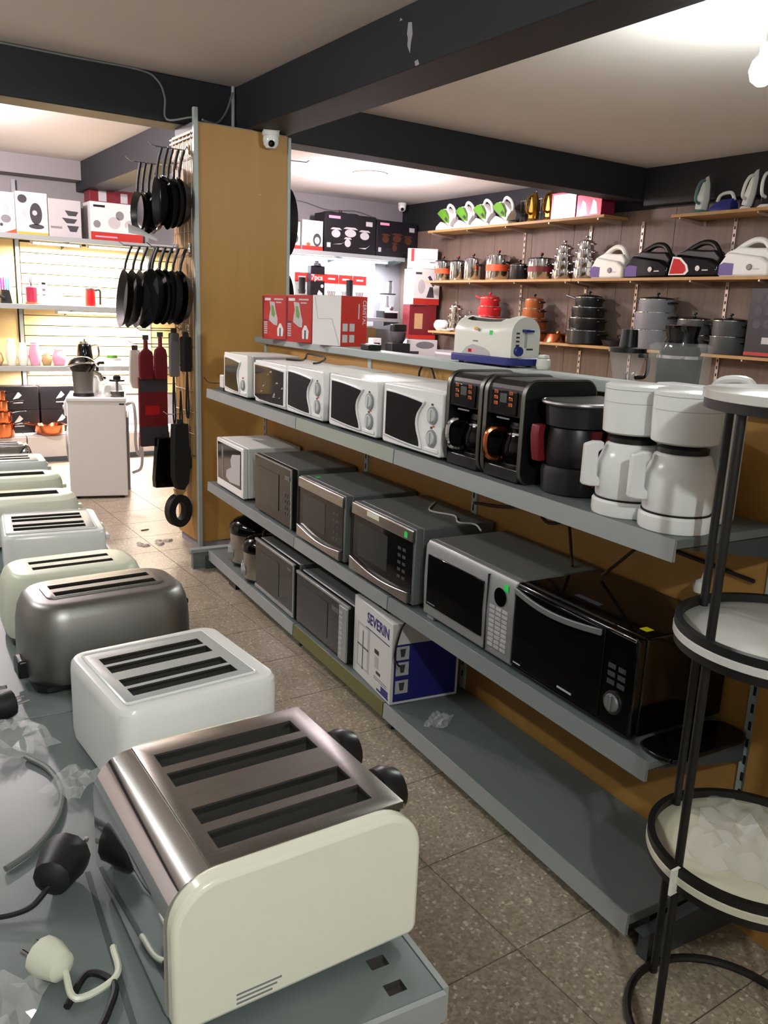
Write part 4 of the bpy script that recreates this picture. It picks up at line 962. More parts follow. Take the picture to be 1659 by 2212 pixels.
single('largest steel stockpot with a red-orange band on the middle shelf', 7.10, z, .135, .245, 'chrome', 'chrome', 'black', 'orange_p', knob2='red_g')
single('black casserole between the two banded steel pots', 6.76, z, .105, .145, 'black_pot', 'glass_g', 'black')
single('steel pot with a dark red upper band left of the steel towers', 6.445, z, .135, .195, 'chrome', 'glass_g', 'black', 'red_d', knob2='red_g')
def tower(label, y, z, spec, m, knobm, x=6.2, handle_long=False, lidm='chrome', rim='chrome', group='towers of stacked pots'):
    t = thing('pot_tower', label, 'pot set', W_(y, z, x), RZ_RW, group)
    zz = 0
    for i, (r, h) in enumerate(spec):
        last = i == len(spec)-1
        pot(t, zz, r, h, m, last, lidm, rim, True, handle_long and last, knobm)
        zz += h+.006
    return t
tower('shorter tower of polished steel pots on the middle shelf', 6.13, z, [(.110, .085), (.098, .075), (.08, .07), (.066, .06)], 'chrome', 'chrome')
tower('taller tower of polished steel pots beside the white steam iron', 5.845, z, [(.110, .095), (.10, .085), (.085, .075), (.07, .065)], 'chrome', 'chrome')
# --- steam stations
def steam_station(label, y, z, bodym, trimm, w=.42, x=6.2, flip=1, iron_m=None, accent=None):
    t = thing('steam_station', label, 'steam iron', W_(y, z, x), RZ_RW, 'steam iron stations on the middle shelf')
    f = flip
    P = lambda pts: [(a*f, c) for a, c in pts] if f > 0 else [(a*f, c) for a, c in pts][::-1]
    MB().prism(P([(-w/2, 0), (w/2, 0), (w/2, .10), (w*.30, .15), (-w*.35, .19), (-w/2, .10)]), -.11, .11, 'y').obj('tank', bodym, t, bevel=.02, seg=3)
    MB().prism(P([(-w*.46, .165), (w*.42, .085), (w*.45, .10), (-w*.40, .19)]), -.075, .075, 'y').obj('soleplate', 'steel_dull' if not iron_m else 'black', t)
    MB().prism(P([(-w*.47, .19), (w*.42, .104), (w*.45, .16), (w*.34, .215), (w*.1, .218), (-w*.2, .232)]), -.06, .06, 'y').obj('iron_body', iron_m or bodym, t, bevel=.015, seg=3)
    MB().tube(spline([(-w*.34*f, 0, .20), (-w*.16*f, 0, .25), (w*.04*f, 0, .282), (w*.24*f, 0, .262), (w*.38*f, 0, .17)], 5), [.024]*21, 9).obj('iron_handle', iron_m or bodym, t, smooth=True)
    if accent:
        MB().prism(P([(-w*.49, .012), (-w*.20, .012), (-w*.20, .10), (-w*.40, .11), (-w*.49, .09)]), -.1125, -.1101, 'y').obj('water_tank', accent, t)
    lat('dial', t, trimm, [(0, 0), (.025, 0), (.022, .01), (0, .011)], 16, (0, 0, 0)).matrix_local = Matrix.Translation((w*.12, -.1103, .07)) @ Matrix.Rotation(PI/2, 4, 'X')
    bx('brand_print', t, 'grey_l', w*.2, w*.32, -.1115, -.1101, .05, .06)
    return t
steam_station('white steam station with a purple tank end on the middle shelf', 5.48, z, 'offwhite', 'grey_p', .38, accent='purple')
steam_station('all-black glossy steam station between the white and the red one', 5.03, z, 'black_g', 'steel_dull', .46, iron_m='black', accent='purple')
s3 = steam_station('black steam station with a red pointed front panel', 4.55, z, 'black_g', 'steel_dull', .48, iron_m='black')
MB().prism([(-.23, .02), (-.06, .02), (-.03, .05), (-.05, .10), (-.12, .16), (-.20, .17)], -.1135, -.1105, 'y').obj('side_panel', 'white_matte', s3)
MB().prism([(-.22, .028), (-.08, .03), (-.055, .055), (-.07, .095), (-.13, .145), (-.19, .155)], -.115, -.1136, 'y').obj('side_panel', 'red_g', s3)
s4_ = steam_station('white steam iron with purple tank and looped handle at the right', 4.08, z, 'white_matte', 'grey_p', .44, accent='purple')
# --- top shelf irons
def iron_stand(label, y):
    t = thing('steam_iron', label, 'iron', W_(y, 2.545, 6.18), RZ_RW, 'white and green irons on the upper shelf')
    MB().prism([(-.155, 0), (.15, 0), (.15, .03), (.03, .07), (-.06, .10), (-.14, .05)], -.075, .075, 'y').obj('charging_base', 'white', t, bevel=.012, seg=2)
    ir = MB().loft([[(x, y_*w_, z_+c*h_) for y_, c in ((-.06, 0), (.06, 0), (.055, .5), (.03, 1), (-.03, 1), (-.055, .5))] for x, z_, w_, h_ in ((-.14, .02, .06, .02), (-.10, .02, .55, .06), (-.02, .02, .95, .10), (.08, .02, 1.0, .10), (.13, .02, .9, .09))])
    o = ir.obj('iron_body', 'white', t, bevel=.008, seg=2, loc=(.0, -.01, .105), rot=(rad(14), rad(35), 0))
    o.scale = (1.06, 1.1, 1.2)
    MB().prism([(-.125, .025), (.05, .025), (.11, .05), (.08, .10), (-.01, .125), (-.07, .095)], -.066, -.055, 'y').obj('green_panel', 'green', o)
    MB().prism([(.03, .05), (.085, .05), (.085, .075), (.045, .08)], -.069, -.0661, 'y').obj('dial', 'grey_d', o)
    MB().tube(spline([(-.05, 0, .10), (-.03, 0, .155), (.05, 0, .17), (.11, 0, .14), (.12, 0, .09)], 4), .014, 8).obj('handle', 'white', o, smooth=True)
    MB().box(-.135, .13, -.055, .055, .008, .0195).obj('soleplate', 'steel_dull', o)
    return t
for i, (y, lb) in enumerate(((8.0, 'leftmost of the four white and green irons on the upper shelf'), (7.67, 'second white and green iron from the left'), (7.36, 'third white and green iron from the left'), (7.04, 'white and green iron nearest the gold irons'))): iron_stand(lb, y)
def stand_iron(label, y, z, m, m2, h=.29, tilt=0, x=6.19, base=True, w=.11):
    t = thing('upright_iron', label, 'iron', W_(y, z, x), RZ_RW, 'irons standing upright on the upper shelf')
    if base: lat('heel', t, m, [(0, 0), (w*.62, 0), (w*.6, .02), (w*.45, .035), (0, .036)], 18, sy=.8)
    pts = [(-w*.5, 0), (w*.5, 0), (w*.52, h*.35), (w*.30, h*.75), (0, h), (-w*.30, h*.75), (-w*.52, h*.35)]
    o = MB().prism(pts, .03, .038, 'y').obj('soleplate', 'steel_dull', t, loc=(0, 0, .037), rot=(0, tilt, 0))
    MB().loft([[(a*k, y_, .004+c*k2) for a, c in pts] for k, k2, y_ in ((.92, .96, .029), (.85, .92, .0), (.55, .80, -.025))]).obj('iron_body', m2, t, smooth=False, bevel=.004, loc=(0, 0, .037), rot=(0, tilt, 0))
    MB().tube(spline([(0, -.02, .05), (0, -.075, .07), (0, -.085, .15), (0, -.06, .21), (0, -.015, .23)], 4), .013, 8).obj('handle', m, t, smooth=True, loc=(0, 0, .037), rot=(0, tilt, 0))
    return t
stand_iron('left of the two gold irons standing upright on the upper shelf', 6.62, 2.545, 'gold', 'gold', .28)
stand_iron('right of the two gold irons, next to the red gift boxes', 6.38, 2.545, 'gold', 'gold', .27)
t = thing('wire_rack', 'grey wire rack against the wall behind the gold irons', 'rack', W_(6.75, 2.545, 6.31), RZ_RW)
for i in range(7): MB().tube([(-.18+i*.06, 0, 0), (-.18+i*.06, 0, .26)], .004, 6).obj('wire', 'steel_dull', t)
for zz in (.01, .12, .25): MB().tube([(-.19, 0, zz), (.19, 0, zz)], .004, 6).obj('wire', 'steel_dull', t)
for lb, y, m_, w_ in (('white foil-fronted red gift box on the upper shelf', 6.10, 'foil', .33), ('red gift box with pale reflections right of the foil-fronted one', 5.77, 'mirror_red', .31)):
    t = thing('gift_box', lb, 'box', W_(y, 2.546, 6.19), RZ_RW, 'red gift boxes on the upper shelf')
    bx('carton', t, 'mirror_red', -w_/2, w_/2, -.09, .09, 0, .245 if m_ == 'foil' else .20, bevel=.004)
    if m_ == 'foil': bx('foil_patch', t, 'foil', -w_/2+.03, w_/2-.005, -.0915, -.0901, .012, .225)
    else:
        for a in (-.11, .02): MB().prism([(a, .02), (a+.09, .02), (a+.07, .12), (a+.03, .15)], -.0915, -.0901, 'y').obj('foil_patch', 'foil', t)  # pale reflections on the shiny wrap, painted on as foil-coloured shapes
stand_iron('teal and white iron standing upright near the right end of the upper shelf', 4.62, 2.49, 'teal', 'paleblue', .28, tilt=.12)
t = thing('lying_iron', 'blue iron lying flat on the upper shelf at the right', 'iron', W_(4.40, 2.49, 6.19), RZ_RW)
MB().loft([[(x, y_*w_, c*h_) for y_, c in ((-.055, 0), (.055, 0), (.05, .6), (.02, 1), (-.02, 1), (-.05, .6))] for x, w_, h_ in ((-.14, .1, .02), (-.09, .6, .06), (0, 1, .09), (.1, 1, .09))]).obj('iron_body', 'blue', t, bevel=.006, loc=(0, 0, .012))
MB().prism([(-.14, -.01), (-.08, -.045), (.10, -.06), (.10, .06), (-.08, .045), (-.14, .01)], 0, .0119).obj('soleplate', 'steel_dull', t)
MB().tube(spline([(-.06, 0, .09), (-.03, 0, .14), (.06, 0, .15), (.1, 0, .09)], 4), .014, 8).obj('handle', 'paleblue', t, smooth=True)
stand_iron('white long iron leaning on the upper shelf at the right', 4.20, 2.49, 'white', 'white', .29, tilt=.22, w=.08)
stand_iron('black-faced iron at the far right end of the upper shelf', 4.02, 2.49, 'white', 'black', .26, w=.12)
t = thing('appliance_carton', 'cream carton standing at the right end above the irons', 'box', W_(3.66, 2.49, 6.2), RZ_RW)
bx('carton', t, 'cream2', -.12, .12, -.09, .09, 0, .31, bevel=.003); bx('print', t, 'grey_d', -.09, .09, -.0909, -.0901, .05, .2)
# --- lower shelf pots
tower('steel pot tower with tall knob on the short lower shelf', 7.78, 1.415, [(.105, .10), (.085, .09), (.068, .075)], 'chrome', 'chrome')
tower('smaller steel pot tower beside the red pots', 7.52, 1.415, [(.085, .09), (.07, .075)], 'chrome', 'chrome')
tower('tower of red enamel pots with a long red handle', 7.20, 1.415, [(.17, .09), (.15, .09), (.125, .10), (.105, .085)], 'red_pot', 'red_pot', handle_long=True, lidm='red_pot')
tower('tower of copper-coloured pots behind the cream toaster', 6.50, 1.375, [(.155, .11), (.14, .11), (.115, .09), (.095, .08)], 'bronze', 'black', handle_long=True, lidm='bronze')
t = thing('copper_pan', 'upturned shiny copper pan on the lower shelf beside the black tower', 'pan', W_(6.12, 1.375), RZ_RW)
lat('pan', t, 'copper', [(0, .09), (.10, .09), (.115, .08), (.15, .0), (.155, .0), (.155, .006)], 28); lat('knob', t, 'copper', [(0, .0905), (.02, .0905), (.016, .11), (0, .112)], 14)
tower('tall tower of black pots with a long black handle', 5.75, 1.375, [(.195, .13), (.17, .11), (.155, .095), (.13, .085)], 'black_pot', 'black', handle_long=True, lidm='black_pot')
t = thing('low_pan', 'low black roasting pan with steel rim between black and grey towers', 'pan', W_(5.33, 1.375), RZ_RW)
lat('pan', t, 'black_pot', [(0, 0), (.14, 0), (.165, .05), (.168, .055)], 28); lat('lid', t, 'glass_g', [(0, .08), (.09, .076), (.15, .062), (.165, .056), (.160, .055), (0, .05)], 28)
MB().tube(spline([(-.03, 0, .078), (-.025, 0, .1), (.025, 0, .1), (.03, 0, .078)], 4), .007, 7).obj('handle', 'black', t, smooth=True)
tower('tower of three pale grey pots with glass lid', 4.95, 1.375, [(.185, .165), (.18, .145), (.155, .105)], 'grey_pot', 'black', lidm='glass_g')
tower('left dark grey two-pot tower on the lower shelf', 4.545, 1.375, [(.145, .14), (.135, .12)], 'dgrey_pot', 'black', lidm='glass_g')
tower('right dark grey two-pot tower next to the black cookware box', 4.20, 1.375, [(.145, .14), (.135, .12)], 'dgrey_pot', 'black', lidm='glass_g')
t = thing('cookware_box', 'black cookware box at the right end of the lower wall shelf', 'box', W_(3.80, 1.376, 6.19), RZ_RW)
bx('carton', t, 'black_p', -.17, .17, -.11, .11, 0, .52, bevel=.003)
for r in range(3):
    for c in range(2): MB().lathe([(0, 0), (.035, 0), (.035, .001), (0, .001)], 16).obj('pot_picture', 'grey_d', t, loc=(-.09+c*.09, -.1102, .45-r*.1), rot=(PI/2, 0, 0))
bx('label_print', t, 'grey_l', -.03, .05, -.1109, -.1101, .10, .15); bx('red_stripe', t, 'red', -.17, .17, -.1109, -.1101, .01, .035)
# white bowl and plate
t = thing('white_bowl', 'round white ceramic pot at the left end of the short lower shelf', 'bowl', W_(7.99, 1.415, 6.15), RZ_RW)
lat('bowl', t, 'white', [(0, 0), (.05, 0), (.085, .04), (.09, .075), (.07, .115), (.05, .125), (0, .127)], 26); lat('knob', t, 'black', [(0, .1275), (.015, .1275), (.012, .14), (0, .141)], 12)
t = thing('white_plate', 'white oval plate leaning under the steel pots on the short shelf', 'plate', W_(7.80, 1.416, 6.08), RZ_RW)
lat('plate', t, 'white', [(0, .0), (.06, .0), (.11, .018), (.112, .02), (.06, .006), (0, .004)], 28, sy=.35)
# things on the floor below the far corner of that wall
def carton(name, label, loc, rz, w, d, h, m, prints=(), group=None, cat='box', bev=.003, texts=()):
    t = thing(name, label, cat, loc, rz, group)
    bx('carton', t, m, -w/2, w/2, -d/2, d/2, 0, h, bevel=bev)
    for p in prints:
        nm, pm, x0, x1, z0, z1 = p[:6]; lay = p[6] if len(p) > 6 else 0
        if nm == 'disc': MB().lathe([(0, 0), (1, 0), (1, .0009), (0, .0009)], 20).obj('picture', pm, t, loc=((x0)*w, -d/2-.0001-.0006*lay, z0*h), rot=(PI/2, 0, 0)).scale = (x1*w, z1*h, 1)
        elif nm == 'poly': MB().prism([(a*w, c*h) for a, c in x0], -d/2-.0009-.0006*lay, -d/2-.0001, 'y').obj('picture', pm, t)
        else: bx(nm, t, pm, x0*w, x1*w, -d/2-.0009-.0006*lay, -d/2-.0001, z0*h, z1*h)
    for (s, size, pm, x, z_) in texts: text(t, 'lettering', s, size, pm, (x*w, -d/2-.0016, z_*h), bold=size*.02)
    return t
# ================================================================== far end wall: shelves, lights and stock
YF = 8.82      # shelf front
def eshelf(label, x0, x1, z, light=None, m='shelf'):
    t = thing('wall_shelf', label, 'shelf', (x0, YF, z), 0)
    L = x1-x0
    bx('shelf_plate', t, m, 0, L, 0, Y1-.052-YF, -.03, 0)
    bx('shelf_lip', t, 'shelf_lip', 0, L, -.012, -.0001, -.045, .002, bevel=.002)
    n = max(2, int(L/.75)+1)
    for i in range(n):
        x = .02+(L-.045)*i/(n-1)
        MB().prism([(.03, -.031), (Y1-.053-YF, -.031), (Y1-.053-YF, -.1), (.05, -.055)][::-1], x, x+.005, 'x').obj('bracket', 'shelf_dk', t)
    return t
def tube_lamp(label, x0, x1, z, col, watts, y=YF+.10, glow=14):
    t = thing('tube_lamp', label, 'lamp', ((x0+x1)/2, y, z), 0, 'tube lamps under the far shelves')
    L = x1-x0
    bx('lamp_housing', t, 'white_matte', -L/2, L/2, -.016, .016, -.014, 0)
    MB().tube([(-L/2+.015, 0, -.024), (L/2-.015, 0, -.024)], .0095, 10).obj('tube', emis('tube_glow_%d' % int(col[2]*100), col, glow), t, smooth=True)
    for s in (-1, 1): bx('end_cap', t, 'white_matte', s*(L/2-.012)-.012, s*(L/2-.012)+.012, -.014, .014, -.036, -.0141)
    lamp('tube_light', 'AREA', watts, (0, 0, -.045), col, L, parent=t, size_y=.03)
    return t
eshelf('top grey shelf with boxed appliances on the far left wall', .4, 3.9, 2.19)
eshelf('middle grey shelf with kettle and bottles on the far left wall', .4, 3.9, 1.54)
eshelf('lower grey shelf with vases on the far left wall', .4, 3.9, .945)
WARM = (1, .88, .72)
tube_lamp('left tube lamp under the top far-left shelf', 1.80, 2.28, 2.145, WARM, 40)
tube_lamp('right tube lamp under the top far-left shelf, nearest the pillar', 2.33, 2.92, 2.145, WARM, 48)
tube_lamp('tube lamp under the middle far-left shelf', 2.0, 2.9, 1.495, WARM, 40)
tube_lamp('tube lamp under the lower far-left shelf', 1.7, 2.9, .90, (1, .86, .82), 45)
# base plinth trays
for i, (x0, x1) in enumerate(((.5, 1.62), (1.63, 2.74), (2.75, 3.86))):
    t = thing('base_tray', ['left', 'middle', 'right'][i]+' grey base tray under the far-left shelves', 'shelf', (x0, 8.72, 0), 0)
    bx('tray_front', t, 'wall_w', 0, x1-x0, 0, .02, .0, .26, bevel=.004); bx('tray_top', t, 'wall_w', 0, x1-x0, .0201, .46, .24, .27); bx('toe_rail', t, 'shelf_dk', .01, x1-x0-.01, -.006, -.0001, .0, .05)
E_ = lambda x, z, y=9.0: (x, y, z+.001)
# top boxes (left)
carton('appliance_box', 'white box with chopper picture and orange corner, far left of the top shelf', E_(1.53, 2.19), 0, .28, .26, .37, 'white_p', (('disc', 'grey_p', .2, .16, .35, .10), ('disc', 'grey_l', .2, .12, .6, .13), ('disc', 'grey_d', .05, .05, .2, .04), ('poly', 'orange_p', ((.1, .0), (.5, .0), (.5, .12)), 0, 0, 0)))
carton('appliance_box', 'tall white box with a black appliance picture and yellow foot', E_(1.815, 2.19, 8.96), 0, .28, .26, .385, 'white_p', (('disc', 'grey_d', .12, .20, .50, .26), ('disc', 'grey_l', .08, .08, .52, .06, 1), ('disc', 'grey_d', .12, .25, .2, .06), ('disc', 'grey_d', -.30, .15, .83, .10), ('disc', 'grey_l', -.25, .1, .5, .08), ('foot_stripe', 'yellow_p', -.5, .5, 0, .06)))
carton('appliance_box', 'pale box with three dark saucepans printed on it', E_(2.115, 2.19, 8.96), 0, .305, .26, .35, 'grey_l', (('poly', 'grey_d', ((.0, .72), (.42, .70), (.34, .58), (.1, .58)), 0, 0, 0), ('poly', 'grey_d', ((-.1, .52), (.38, .50), (.28, .38), (.04, .38)), 0, 0, 0), ('poly', 'grey_d', ((.05, .32), (.42, .32), (.34, .16), (.14, .16)), 0, 0, 0), ('print', 'grey_p', -.45, -.1, .22, .28)))
carton('appliance_box', 'wide white box with a cookware set picture and red foot', E_(2.62, 2.19, 8.97), 0, .52, .26, .365, 'white_p', (('foot_stripe', 'red', -.5, .5, 0, .22), ('print', 'black_p', -.44, -.22, .86, .92), ('disc', 'grey_l', -.05, .12, .48, .16), ('disc', 'grey_p', .06, .08, .68, .12), ('disc', 'grey_l', .25, .10, .45, .13), ('disc', 'grey_p', -.38, .07, .42, .10), ('disc', 'grey_p', .34, .08, .8, .1), ('print', 'pink_p', -.42, .0, .08, .12, 1)))
carton('appliance_box', 'dark red box stacked on the wide white cookware box', E_(2.60, 2.557, 9.02), 0, .44, .2, .13, 'red_d', (('picture', 'grey_l', -.3, -.12, .1, .9), ('picture', 'grey_l', .2, .36, .1, .8)))
# middle shelf left
t = thing('knife_block', 'black knife block with magenta and blue handles', 'knife set', E_(1.56, 1.54, 8.98))
MB().prism([(-.05, 0), (.05, 0), (.03, .13), (-.04, .13)], -.05, .05, 'y').obj('block', 'black_m', t, bevel=.006)
for i, m_ in enumerate(('mag_knife', 'mag_knife', 'blue_knife', 'blue_knife')): MB().box(-.045+i*.022, -.03+i*.022, -.02, .0, .1301, .24).obj('knife_handle', m_, t, bevel=.004)
t = thing('kettle', 'polished steel kettle lying at the left end of the middle shelf', 'kettle', E_(1.34, 1.54, 8.90))
lat('body', t, 'chrome', [(0, 0), (.09, 0), (.105, .03), (.09, .08), (.05, .11), (0, .115)], 24); lat('lid_knob', t, 'black', [(0, .115), (.015, .115), (.018, .13), (0, .135)], 12)
MB().tube(spline([(.08, 0, .06), (.14, 0, .07), (.19, 0, .05)], 5), .014, 8).obj('spout', 'black', t, smooth=True)
t = thing('soap_dispenser', 'clear and red oil dispenser on the middle far-left shelf', 'dispenser', E_(1.79, 1.54, 8.95))
lat('base', t, 'orange_p', [(0, 0), (.06, 0), (.06, .02), (0, .02)], 20); lat('jar', t, 'mirror_red', [(0, .0205), (.05, .0205), (.052, .16), (.03, .175), (0, .176)], 20); lat('stopper', t, 'chrome', [(0, .176), (.012, .176), (.012, .21), (.02, .22), (.012, .25), (0, .255)], 14)
for lb, x, h, m_ in (('tall white boxed grinder beside the dispenser', 1.90, .22, 'white_p'), ('pale bottle, left of two on the middle shelf', 1.98, .15, 'clear'), ('pale bottle, right of two on the middle shelf', 2.05, .13, 'offwhite')):
    if m_ == 'white_p': carton('grinder_box', lb, E_(x, 1.54, 8.95), 0, .07, .07, h, m_, (('print', 'grey_p', -.2, .2, .6, .7), ('print', 'grey_p', -.2, .2, .4, .46), ('print', 'black_p', -.25, .25, .88, .97)))
    else:
        t = thing('bottle', lb, 'bottle', E_(x, 1.54, 8.95)); lat('bottle_body', t, m_, [(0, 0), (.03, 0), (.032, h*.7), (.015, h*.85), (.0, h*.86)], 16); lat('cap', t, 'white_matte', [(0, h*.861), (.016, h*.861), (.016, h), (0, h)], 14)
t = thing('electric_kettle', 'dark red thermos jug with black handle on the middle shelf', 'kettle', E_(2.35, 1.54, 8.93))
lat('body', t, 'red_g', [(0, 0), (.05, 0), (.052, .02), (.048, .165), (0, .165)], 22); lat('lid', t, 'black', [(0, .1655), (.05, .1655), (.046, .18), (0, .182)], 22)
MB().tube(spline([(.045, 0, .16), (.095, 0, .165), (.10, 0, .12), (.098, 0, .02)], 5), .011, 8).obj('handle', 'black', t, smooth=True)
t = thing('bottle_stand', 'small steel column stand right of the red jug', 'stand', E_(2.70, 1.54, 8.95))
lat('base', t, 'steel', [(0, 0), (.05, 0), (.05, .01), (0, .01)], 18); lat('column', t, 'steel_dull', [(0, .0105), (.015, .0105), (.015, .26), (0, .26)], 14); lat('cap', t, 'white_matte', [(0, .2605), (.06, .2605), (.06, .285), (0, .285)], 18); lat('middle_disc', t, 'steel', [(.0155, .13), (.045, .13), (.045, .14), (.0155, .14)], 18)
# lower shelf left: vases and jugs
def vase(label, x, r, h, m_, y=8.95):
    t = thing('vase', label, 'vase', E_(x, .945, y), 0, 'vases on the lower far-left shelf')
    lat('vase_body', t, m_, [(0, 0), (r*.7, 0), (r, h*.35), (r*.85, h*.7), (r*.6, h*.92), (r*.68, h), (r*.6, h), (r*.5, h*.9), (0, h*.88)], 20)
    lat('collar', t, 'white_matte', [(r*.62, h*.9), (r*.66, h*.9), (r*.68, h*.94), (r*.62, h*.94)], 20)
    return t
vase('squat tan pot at the left end of the lower shelf', 1.42, .08, .15, 'tan_p')
vase('tall pale cream vase on the lower shelf', 1.57, .055, .26, 'cream')
vase('second pale vase beside the tall cream one', 1.68, .05, .22, 'offwhite')
vase('tall pink vase on the lower shelf', 1.79, .06, .225, 'pink_p')
vase('small tan vase between the pink ones', 1.90, .05, .12, 'tan_p')
vase('rounded pink vase right of the small tan one', 2.02, .07, .16, 'pink_p')
t = thing('coffee_pot', 'black steel coffee pot on the lower far-left shelf', 'coffee pot', E_(2.27, .945, 8.93))
lat('pot_body', t, 'black_g', [(0, 0), (.08, 0), (.085, .05), (.07, .20), (.06, .22), (0, .222)], 22); lat('lid', t, 'chrome', [(0, .2225), (.062, .2225), (.05, .245), (.012, .25), (.012, .27), (0, .27)], 20)
MB().tube(spline([(.06, 0, .2), (.13, 0, .2), (.14, 0, .1), (.08, 0, .05)], 5), .011, 8).obj('handle', 'chrome', t, smooth=True)
# base: black boxes and copper pots
for lb, x, z_, w_ in (('black carton with white logo at the far left base, lower of the left stack', 1.60, .27, .40), ('black carton with white logo behind the copper pots', 2.01, .27, .40), ('black carton with white logo on the middle stack', 1.60, .505, .40), ('black carton with white logo stacked beside the washing machine', 2.01, .505, .40)):
    carton('cookware_box', lb, E_(x, z_, 9.03), 0, w_-.01, .2, .232, 'black_p', (('poly', 'white_p', ((-.12, .45), (.02, .78), (.10, .62), (.02, .5)), 0, 0, 0), ('print', 'grey_l', -.12, .12, .28, .33)))
t = thing('copper_pot_tower', 'tower of shiny copper pots at the far-left edge behind the toasters', 'pot set', E_(1.40, .27, 8.80), 0)
zz = 0
for r, h in ((.13, .13), (.11, .11), (.09, .10), (.07, .09)):
    b = lat('pot', t, 'copper', [(0, zz), (r*.96, zz), (r, zz+.01), (r, zz+h), (r*1.03, zz+h)], 24)
    MB().tube(spline([(r*.98, -.03, zz+h*.8), (r+.06, 0, zz+h*.85), (r+.14, 0, zz+h*.9)], 3), .009, 6).obj('handle', 'black', b, smooth=True); zz += h+.004
t = thing('copper_pan', 'wide copper pan in front of the black cartons at the far wall', 'pan', E_(1.86, .27, 8.80), 0)
lat('pan', t, 'copper', [(0, 0), (.11, 0), (.14, .03), (.15, .10), (.152, .10), (.14, .095), (.10, .01), (0, .008)], 26); MB().tube(spline([(-.14, 0, .09), (-.19, -.02, .11), (-.25, -.04, .13)], 4), .010, 7).obj('handle', 'copper', t, smooth=True)

# ------------------------------------------------------------------ right part of the end wall
eshelf('upper grey shelf with black cookware boxes on the far wall', 4.4, 6.16, 2.265, m='white_matte')
eshelf('lower white shelf with red utensil boxes on the far wall', 4.4, 6.16, 1.53, m='white_matte')
tube_lamp('bluish tube lamp under the upper far shelf', 4.6, 6.0, 2.222, (.80, .86, 1), 52, y=YF+.14)
carton('rice_cooker_box', 'white box with a rice cooker picture and red foot on the far shelf', E_(4.86, 2.265, 8.95), 0, .27, .24, .33, 'white_p', (('foot_stripe', 'red', -.5, .5, 0, .15), ('disc', 'grey_d', .22, .20, .36, .22), ('disc', 'grey_l', .22, .12, .34, .12, 1), ('disc', 'orange_p', -.2, .1, .2, .06)))
carton('rice_cooker_box', 'partly hidden white and red box beside the pillar on the far shelf', E_(4.58, 2.265, 8.97), 0, .26, .24, .30, 'white_p', (('foot_stripe', 'red', -.5, .5, 0, .15), ('disc', 'grey_d', .2, .2, .4, .2)))
def cookbox(label, x, w, h, pm):
    pr = [('print', 'pink_p', -.42, -.2, .86, .93), ('print', 'grey_l', .30, .43, .74, .86), ('print', 'grey_l', -.45, -.38, .12, .24)]
    for (a, c, r) in ((-.28, .48, .085), (.0, .52, .11), (.28, .48, .09), (-.05, .26, .06)):
        pr += [('disc', pm, a, r, c, .10), ('poly', pm, ((a-r*1.3, c+.10), (a+r*1.3, c+.10), (a+r*.8, c+.15), (a-r*.8, c+.15)), 0, 0, 0, 1)]
    pr += [('poly', pm, ((-.34, .2), (-.18, .22), (-.12, .28), (-.14, .25)), 0, 0, 0), ('poly', pm, ((.16, .16), (.32, .18), (.4, .26), (.3, .14)), 0, 0, 0)]
    carton('cookware_box', label, E_(x, 2.265, 8.95), 0, w, .24, h, 'black_p', pr)
cookbox('large black cookware box with white pots printed on it, far shelf', 5.37, .71, .44, 'grey_l')
cookbox('large black cookware box with dim red pots printed on it, far shelf corner', 6.04, .60, .42, 'brown')
t = thing('pan_lids', 'dark pan lids stacked on the large black cookware box', 'lids', E_(5.30, 2.706, 8.97))
for i in range(3): lat('lid', t, 'black_pot', [(0, 0), (.10, 0), (.08, .018), (0, .024)], 20, (-.14+i*.15, 0, .001))
lat('knob', t, 'brown', [(0, .025), (.02, .025), (.018, .05), (0, .052)], 12, (.01, 0, 0))
tag(tub('wall_cable', None, 'cable_g', [(4.6, 9.24, 2.86), (4.95, 9.235, 2.84), (5.3, 9.235, 2.78), (5.7, 9.235, 2.80), (6.1, 9.235, 2.72), (6.35, 9.235, 2.70)], .007, 6, sp=6), 'dark cable sagging along the far grey wall', 'cable')
# five red and white utensil boxes
for i in range(5):
    x = 4.80+i*.2
    carton('utensil_box', ['leftmost red and white utensil box, half behind the black knife set', 'second red and white utensil box on the far shelf', 'middle red and white utensil box on the far shelf', 'fourth red and white utensil box on the far shelf', 'rightmost red and white utensil box beside the food processor'][i], E_(x, 1.53, 9.02), 0, .196, .12, .49, 'white_p', (('top_band', 'red', -.5, .5, .78, 1.0), ('print', 'white_p', -.25, .25, .87, .91, 1))+tuple(('poly', 'brown', ((a*.5, .35), (a*.5+.03, .35), (a+.03, .6), (a-.02, .6)), 0, 0, 0) for a in (-.25, -.12, 0, .12, .25))+(('disc', 'grey_l', 0, .2, .3, .05), ('disc', 'grey_l', 0, .16, .12, .08)), group='red and white utensil boxes on the far shelf')
t = carton('knife_set_box', 'black box marked 7 pcs standing in front of the utensil boxes', E_(4.955, 1.53, 8.90), 0, .19, .08, .57, 'black_p', (('band', 'red', -.5, .5, .70, .83), ('poly', 'white_p', ((.0, .02), (.35, .02), (.35, .45), (.1, .52), (.0, .45)), 0, 0, 0), ('poly', 'tan_p', ((-.25, .02), (0, .02), (.0, .28), (-.2, .28)), 0, 0, 0), ('disc', 'white_p', .32, .10, .60, .035)), texts=(('7pcs', .085, 'white_p', -.06, .765),))
lat('hanger_knob', t, 'grey_d', [(0, .571), (.07, .571), (.06, .6), (.03, .61), (.03, .625), (0, .625)], 16)
